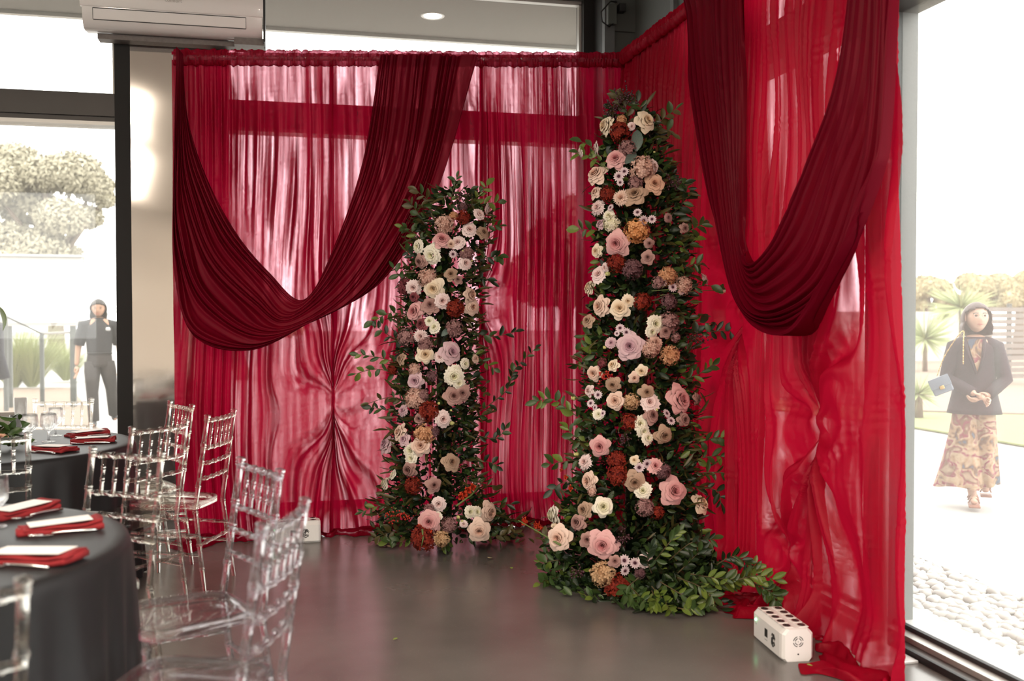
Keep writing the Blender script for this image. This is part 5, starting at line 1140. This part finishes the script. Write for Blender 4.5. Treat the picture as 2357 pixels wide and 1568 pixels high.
def head(c, s, yaw, tilt, root, skin, hairm, hair):
    """c: centre of head; s: head height; face looks along -y before turning"""
    hd = bpy.data.objects.new('head', None)
    V, F = [], []; nu, nv = 28, 22
    for i in range(nv+1):
        th = PI*i/nv; z = math.cos(th)
        for j in range(nu):
            a = 2*PI*j/nu; x, y = math.sin(th)*math.cos(a), math.sin(th)*math.sin(a)
            w_ = .38*(1-.20*max(0, -z)**1.5); d = .46; px, py, pz = x*w_, y*d, z*.52
            if y < 0:                                            # face side
                f = -y
                if -.62 < z < -.02: py -= .045*f*math.exp(-(x/.16)**2)*math.exp(-((z+.22)/.16)**2)*1.5      # nose
                py += .03*f*math.exp(-((abs(x)-.36)/.16)**2)*math.exp(-((z-.06)/.12)**2)                    # eye sockets
                py -= .02*f*math.exp(-(x/.25)**2)*math.exp(-((z+.52)/.07)**2)                               # lips
                if z < -.7: py -= .05*f
            else:
                if z < -.35: py *= .82
            V.append((px*s, py*s, pz*s))
    F = [(i*nu+j, i*nu+(j+1) % nu, (i+1)*nu+(j+1) % nu, (i+1)*nu+j) for i in range(nv) for j in range(nu)]
    mb = MB().add(V, F)
    for sx in (-1, 1): mb.loft([(sx*.385*s, .02*s, -.13*s, .02*s, .05*s), (sx*.40*s, .03*s, -.02*s, .035*s, .09*s), (sx*.40*s, .03*s, .10*s, .03*s, .08*s), (sx*.38*s, .02*s, .14*s, .01*s, .03*s)], 10)
    R = Euler((tilt, 0, yaw)); h = mb.build('head', skin, root); h.location = c; h.rotation_euler = R
    dk = M_['hairdark']
    for sx in (-1, 1):
        MB().loft([(sx*.15*s, -.41*s, .010*s, .02*s, .02*s), (sx*.15*s, -.415*s, .03*s, .055*s, .03*s), (sx*.15*s, -.41*s, .055*s, .02*s, .02*s)], 10).build('eye', dk, h)
        MB().tube([(sx*.07*s, -.43*s, .12*s), (sx*.15*s, -.435*s, .14*s), (sx*.25*s, -.38*s, .11*s)], .012*s, 6).build('eyebrow', dk, h)
    MB().tube([(-.11*s, -.395*s, -.285*s), (0, -.445*s, -.275*s), (.11*s, -.395*s, -.285*s)], [.010*s, .024*s, .010*s], 8).build('mouth', mat('lip_tone', (.40, .12, .10), .5, 0, 0) if 'lip_tone' not in bpy.data.materials else bpy.data.materials['lip_tone'], h)
    # hair: a cap with the face left open, falling at the sides and back
    V, F = [], []; rr = random.Random(int(s*1000)); nu, nv = 40, 26; ln, pf = hair.get('len', .3), hair.get('puff', .05)
    for i in range(nv+1):
        q = i/nv; th = PI*.62*min(1, q/.62); z0 = math.cos(th); dn = max(0, q-.62)/.38
        for j in range(nu):
            a = 2*PI*j/nu; x, y = math.sin(th)*math.cos(a), math.sin(th)*math.sin(a)
            k = 1.09 + .025*math.sin(9*a+q*11) + .02*rr.uniform(-1, 1) + pf*(1-z0)*.8 + pf*math.sin(PI*min(1, dn*1.3))*.8
            if y < 0 and z0 > .3: k -= .05*(-y)
            V.append((x*.40*s*k, (y*.475+.012)*s*k, (z0*.54 - dn*ln)*s))
    def shown(i, j):
        q = i/nv; a = 2*PI*(j+.5)/nu; sa = -math.sin(a)
        z0 = math.cos(PI*.62*min(1, (i+.5)/nv/.62))
        return not (sa > .28 and z0 < .62-.25*abs(math.cos(a)) and True) 
    F = [(i*nu+j, i*nu+(j+1) % nu, (i+1)*nu+(j+1) % nu, (i+1)*nu+j) for i in range(nv) for j in range(nu) if shown(i, j)]
    o = MB().add(V, F).build('hair', hairm, h); sd = o.modifiers.new('thick', 'SOLIDIFY'); sd.thickness = .03*s; sd.offset = -1
    return h
def hand(base, d, side, s, skin, root, curl=.6):
    """palm + four fingers and a thumb as one skinned mesh; d: pointing direction, side: towards the thumb"""
    d = Vector(d).normalized(); side = Vector(side); side = (side-d*side.dot(d)).normalized(); nrm = d.cross(side); b = Vector(base)
    V = [b, b+d*.035*s, b+d*.08*s]; E = [(0, 1), (1, 2)]; R = [(.022*s, .016*s), (.034*s, .015*s), (.034*s, .013*s)]
    for k, L in enumerate((.070, .080, .074, .058)):
        o = b+d*.085*s+side*(.027-.018*k)*s; i = len(V)
        V += [o, o+(d*math.cos(curl*.5)+nrm*math.sin(curl*.5))*L*.45*s, o+(d*math.cos(curl*.5)+nrm*math.sin(curl*.5))*L*.45*s+(d*math.cos(curl*1.5)+nrm*math.sin(curl*1.5))*L*.5*s]
        E += [(2, i), (i, i+1), (i+1, i+2)]; R += [.009*s, .008*s, .0065*s]
    i = len(V); t0 = b+d*.03*s+side*.034*s; V += [t0, t0+(d*.6+side*.6+nrm*.3)*.032*s, t0+(d*.95+side*.55+nrm*.6)*.055*s]; E += [(1, i), (i, i+1), (i+1, i+2)]; R += [.012*s, .010*s, .008*s]
    return skinned('hand', [tuple(v) for v in V], E, R, skin, root, 1)
def person(loc, rz, H, label, skin):
    o = thing('person', loc, label, 'person', None, rz); return o
def body(o, H, j, skin):
    """one continuous body: joints as fractions of H"""
    names = ['pelvis', 'waist', 'chest', 'neckb', 'neck', 'shl', 'ell', 'wrl', 'shr', 'elr', 'wrr', 'hipl', 'knl', 'anl', 'tol', 'hipr', 'knr', 'anr', 'tor']
    V = [tuple(Vector(j[n])*H) for n in names]; ix = {n: i for i, n in enumerate(names)}
    E = [('pelvis', 'waist'), ('waist', 'chest'), ('chest', 'neckb'), ('neckb', 'neck'), ('neckb', 'shl'), ('shl', 'ell'), ('ell', 'wrl'), ('neckb', 'shr'), ('shr', 'elr'), ('elr', 'wrr'), ('pelvis', 'hipl'), ('hipl', 'knl'), ('knl', 'anl'), ('anl', 'tol'), ('pelvis', 'hipr'), ('hipr', 'knr'), ('knr', 'anr'), ('anr', 'tor')]
    r = dict(pelvis=(.075, .06), waist=(.07, .055), chest=(.085, .06), neckb=(.05, .045), neck=(.032, .034), shl=.034, ell=.025, wrl=.017, shr=.034, elr=.025, wrr=.017, hipl=.048, knl=.033, anl=.022, tol=.018, hipr=.048, knr=.033, anr=.022, tor=.018)
    R = [(r[n] if hasattr(r[n], '__len__') else (r[n], r[n])) for n in names]; R = [(a*H, b*H) for a, b in R]
    return skinned('body', V, [(ix[a], ix[b]) for a, b in E], R, skin, o)
# man in black, mid-stride towards the house
H = 1.72; ml = at(228, 730, 13.4)
man = person((ml.x, ml.y, GZ), YAW+ .42-.42, H, 'man in black short-sleeved shirt and cargo trousers walking towards the left window', M_['skin'])
man.rotation_euler = (0, 0, math.atan2(-(ml.x), ml.y)*1.0 + .05)
jm = dict(pelvis=(0, 0, .53), waist=(0, 0, .62), chest=(0, .005, .735), neckb=(0, 0, .815), neck=(0, -.01, .865), shl=(.112, 0, .795), ell=(.145, .01, .63), wrl=(.150, -.035, .49), shr=(-.112, 0, .795), elr=(-.150, .02, .63), wrr=(-.165, -.005, .48),
    hipl=(.052, 0, .50), knl=(.085, -.01, .30), anl=(.105, .075, .085), tol=(.115, .045, .045), hipr=(-.052, 0, .50), knr=(-.055, -.02, .28), anr=(-.045, -.03, .045), tor=(-.055, -.10, .018))
body(man, H, jm, M_['skin']); h = head(Vector((-.005, -.012, .93))*H, H*.130, -.12, .16, man, M_['skin'], M_['hairdark'], dict(len=.55, puff=.10))
S_ = lambda L: [(x*H, y*H, z*H, a*H, b*H) for x, y, z, a, b in L]
mb = MB().loft(S_([(0, 0, .575, .088, .066), (0, 0, .60, .092, .070), (0, 0, .68, .098, .072), (0, .004, .75, .112, .074), (0, .004, .79, .110, .068), (0, .002, .815, .085, .055), (0, 0, .838, .045, .042), (0, -.004, .855, .040, .042)]), 24)
for s, k in ((1, 'l'), (-1, 'r')):
    sh, el = Vector(jm['sh'+k])*H, Vector(jm['el'+k])*H; mb.tube([Vector((s*.022, 0, .822))*H, Vector((s*.06, 0, .806))*H, sh, sh.lerp(el, .5), sh.lerp(el, .92)], [.030*H, .040*H, .046*H, .043*H, .042*H], 14)
mb.build('shirt', M_['shirt'], man)
mb = MB().loft(S_([(0, 0, .585, .086, .064), (0, 0, .55, .092, .07), (0, 0, .50, .096, .074), (0, 0, .47, .090, .07)]), 24)
for k in 'lr':
    a, b, c = (Vector(jm[n+k])*H for n in ('hip', 'kn', 'an')); mb.tube([a+Vector((0, 0, .02)), a.lerp(b, .3), a.lerp(b, .6), b, b.lerp(c, .5), c+Vector((0, 0, .005))], [.058*H, .060*H, .054*H, .045*H, .042*H, .040*H], 14)
mb.build('trousers', M_['trouser'], man)
for k in 'lr':
    a, t_ = Vector(jm['an'+k])*H, Vector(jm['to'+k])*H; skinned('shoe', [tuple(a+Vector((0, .03, -.01))), tuple(a.lerp(t_, .5)), tuple(t_)], [(0, 1), (1, 2)], [.045, .048, .036], M_['shoe'], man, 1)
hand(Vector(jm['wrl'])*H, (.05, -.25, -1), (0, -1, 0), 1.15, M_['skin'], man, .9); hand(Vector(jm['wrr'])*H, (0, -.1, -1), (.3, -1, 0), 1.15, M_['skin'], man, .5)
MB().loft([(.06*H, -.078*H, .752*H, .012*H, .003*H), (.06*H, -.080*H, .765*H, .020*H, .004*H), (.06*H, -.078*H, .782*H, .012*H, .003*H)], 12).build('chest_emblem', mat('white_print', (.5, .5, .5), .6, 0, 0), man)
MB().tube([Vector((.150, -.035, .505))*H, Vector((.150, -.030, .52))*H], .022*H, 12).build('wristwatch', M_['greyframe'], man)
MB().box((-.09*H, -.070*H, .572*H), (.09*H, .070*H, .588*H), bev=.008).build('belt', M_['black'], man)
# woman in jacket and floral trousers
H = 1.58; wl = at(2245, 730, 7.85)
wo = person((wl.x, wl.y, GZ+.005), math.atan2(-wl.x, wl.y)+.05, H, 'woman in dark jacket and wide floral trousers walking with hands clasped outside the right window', M_['skinpale'])
jw = dict(pelvis=(0, 0, .53), waist=(0, 0, .61), chest=(0, .005, .72), neckb=(0, 0, .80), neck=(0, -.008, .85), shl=(.092, 0, .785), ell=(.136, -.015, .625), wrl=(.045, -.115, .545), shr=(-.092, 0, .785), elr=(-.132, -.015, .625), wrr=(.000, -.125, .555),
    hipl=(.048, 0, .50), knl=(.05, .02, .29), anl=(.055, .07, .09), tol=(.06, .05, .05), hipr=(-.048, 0, .50), knr=(-.035, -.01, .28), anr=(-.005, -.03, .045), tor=(.0, -.10, .018))
body(wo, H, jw, M_['skinpale']); h = head(Vector((.005, -.008, .930))*H, H*.138, .28, -.10, wo, M_['skinpale'], M_['hairbrown'], dict(len=.42, puff=.16))
for sx in (-1, 1):
    MB().tube([(sx*.032+.022*math.cos(a), -.100, .008+.017*math.sin(a)) for a in np.linspace(0, 2*PI, 14)], .0013, 5).build('glasses_rim', M_['silverframe'], h)
S_ = lambda L: [(x*H, y*H, z*H, a*H, b*H) for x, y, z, a, b in L]
mb = MB().loft(S_([(0, 0, .452, .128, .090), (0, 0, .48, .122, .088), (0, 0, .55, .106, .078), (0, 0, .62, .096, .070), (0, .004, .70, .102, .070), (0, .004, .755, .110, .068), (0, .002, .79, .104, .060), (0, .004, .815, .070, .050), (0, .006, .835, .048, .045)]), 28)
for s, k in ((1, 'l'), (-1, 'r')):
    sh, el, wr = (Vector(jw[n+k])*H for n in ('sh', 'el', 'wr')); mb.tube([Vector((s*.035, .006, .815))*H, Vector((s*.06, 0, .797))*H, sh, sh.lerp(el, .5), el, el.lerp(wr, .5), el.lerp(wr, .9)], [.028*H, .038*H, .042*H, .039*H, .036*H, .031*H, .028*H], 14)
mb.build('jacket', M_['jacket'], wo)
V = [Vector(p)*H for p in ((-.040, -.062, .825), (.030, -.062, .825), (.022, -.078, .70), (.012, -.083, .65), (-.010, -.080, .72))]; MB().add(V+[v+Vector((0, -.006, 0)) for v in V], [(0, 1, 2, 3, 4), (5, 6, 7, 8, 9)][::-1]+[(i, (i+1) % 5, (i+1) % 5+5, i+5) for i in range(5)]).build('blouse_front', M_['floral'], wo, smooth=False)
MB().tube([Vector(p)*H for p in ((-.048, -.066, .822), (-.030, -.084, .74), (.004, -.090, .655))], .006*H, 8).build('lapel', M_['jacket'], wo); MB().tube([Vector(p)*H for p in ((.040, -.066, .822), (.034, -.086, .74), (.010, -.090, .655))], .006*H, 8).build('lapel', M_['jacket'], wo)
mb = MB(); 
def leg(top, hem, r0, r1x, r1y, seed):
    V = []; n = 28
    for i in range(12):
        q = i/11; c = Vector(top).lerp(Vector(hem), q)*H; fl = q**1.6
        for j in range(n):
            a = 2*PI*j/n; k = 1+.13*fl*math.sin(6*a+seed)+.05*fl*math.sin(11*a); V.append((c.x+(r0+(r1x-r0)*fl)*H*k*math.cos(a), c.y+(r0+(r1y-r0)*fl)*H*k*math.sin(a), c.z+.012*fl*math.sin(3*a+seed)))
    return V, [(i*n+j, i*n+(j+1) % n, (i+1)*n+(j+1) % n, (i+1)*n+j) for i in range(11) for j in range(n)]
mb.add(*leg((-.035, 0, .53), (-.060, -.01, .085), .058, .115, .085, 1)); mb.add(*leg((.035, 0, .53), (.062, .04, .095), .058, .058, .075, 3)); mb.build('trousers', M_['floral'], wo)
M_['sandal'] = mat('tan_sandal', (.26, .11, .07), .6)
for k in 'lr':
    a, t_ = Vector(jw['an'+k])*H, Vector(jw['to'+k])*H; z = t_.z-.018*H
    MB().box((t_.x-.042, t_.y-.05, z-.004), (t_.x+.042, a.y+.05, z+.014), bev=.006).build('sandal_sole', M_['sandal'], wo)
    for q in (.15, .45, .8): p = a.lerp(t_, q); MB().tube([p+Vector((-.04, 0, -.012)), p+Vector((-.025, 0, .022)), p+Vector((.025, 0, .022)), p+Vector((.04, 0, -.012))], .006, 6).build('sandal_strap', M_['sandal'], wo)
hand(Vector(jw['wrl'])*H, (-1, -.1, -.35), (0, -1, .6), 1.0, M_['skinpale'], wo, .9); hand(Vector(jw['wrr'])*H, (.9, -.2, -.5), (0, -.4, 1), 1.0, M_['skinpale'], wo, 1.0)
bgp = at(2166, 884, 7.75); bag = thing('handbag', (bgp.x, bgp.y, bgp.z-.09), 'blue-grey flap handbag on a gold chain hanging at the woman\'s side', 'bag', None, wo.rotation_euler.z)
Rb = Matrix.Rotation(-.42, 3, 'Y')
bm_ = mat('blue_grey_leather', (.16, .19, .24), .5); MB().box((-.075, -.035, -.065), (.075, .035, .065), Rb, (0, 0, .08), .012).build('bag_body', bm_, bag); MB().box((-.078, -.042, -.015), (.078, -.030, .068), Rb, (0, 0, .08), .004).build('flap', bm_, bag)
gold = mat('gold_chain', (.55, .36, .14), .35, .8); MB().box((-.018, -.050, -.03), (.018, -.040, -.002), Rb, (0, 0, .08), .004).build('clasp', gold, bag)
mb = MB(); P = crom(np.array([(-.03, 0, .15), (.02, -.02, .30), (.115, -.10, .47), (.155, -.05, .50), (.15, -.13, .42), (.15, -.14, .25)]), 46)
for i in range(len(P)-1): mb.tube([P[i], P[i+1]], .0045 if i % 2 else .0028, 6)
mb.build('chain_strap', gold, bag)
# bystander cut by the left edge
H = 1.74; bl = at(-38, 730, 9.9)
by = person((bl.x-.02, bl.y, GZ), math.atan2(-bl.x, bl.y)+.9, H, 'pale-haired person in dark clothes cut off by the left edge of the picture', M_['skinpale'])
body(by, H, {**jm, 'anl': (.05, .0, .045), 'knl': (.05, -.01, .28), 'tol': (.055, -.09, .018)}, M_['skinpale']); head(Vector((0, -.012, .93))*H, H*.132, .3, .2, by, M_['skinpale'], M_['hairgrey'], dict(len=.2, puff=.04))
S_ = lambda L: [(x*H, y*H, z*H, a*H, b*H) for x, y, z, a, b in L]
mb = MB().loft(S_([(0, 0, .45, .10, .075), (0, 0, .60, .092, .070), (0, .004, .75, .112, .074), (0, .004, .79, .110, .068), (0, .002, .815, .085, .055), (0, 0, .845, .042, .042)]), 24)
for s, k in ((1, 'l'), (-1, 'r')):
    sh, el, wr = (Vector(jm[n+k])*H for n in ('sh', 'el', 'wr')); mb.tube([Vector((s*.022, 0, .822))*H, Vector((s*.06, 0, .806))*H, sh, sh.lerp(el, .5), el, wr], [.030*H, .040*H, .046*H, .040*H, .036*H, .028*H], 14)
mb.build('coat', M_['suit'], by)
mb = MB()
for s in (-1, 1): mb.tube([Vector((s*.048, 0, .50))*H, Vector((s*.05, 0, .28))*H, Vector((s*.05, 0, .03))*H], [.06*H, .045*H, .042*H], 14)
mb.build('trousers', M_['suit'], by)
for s in (-1, 1): MB().box((s*.05*H-.045, -.20, 0), (s*.05*H+.045, .08, .07), bev=.02).build('shoe', M_['shoe'], by)
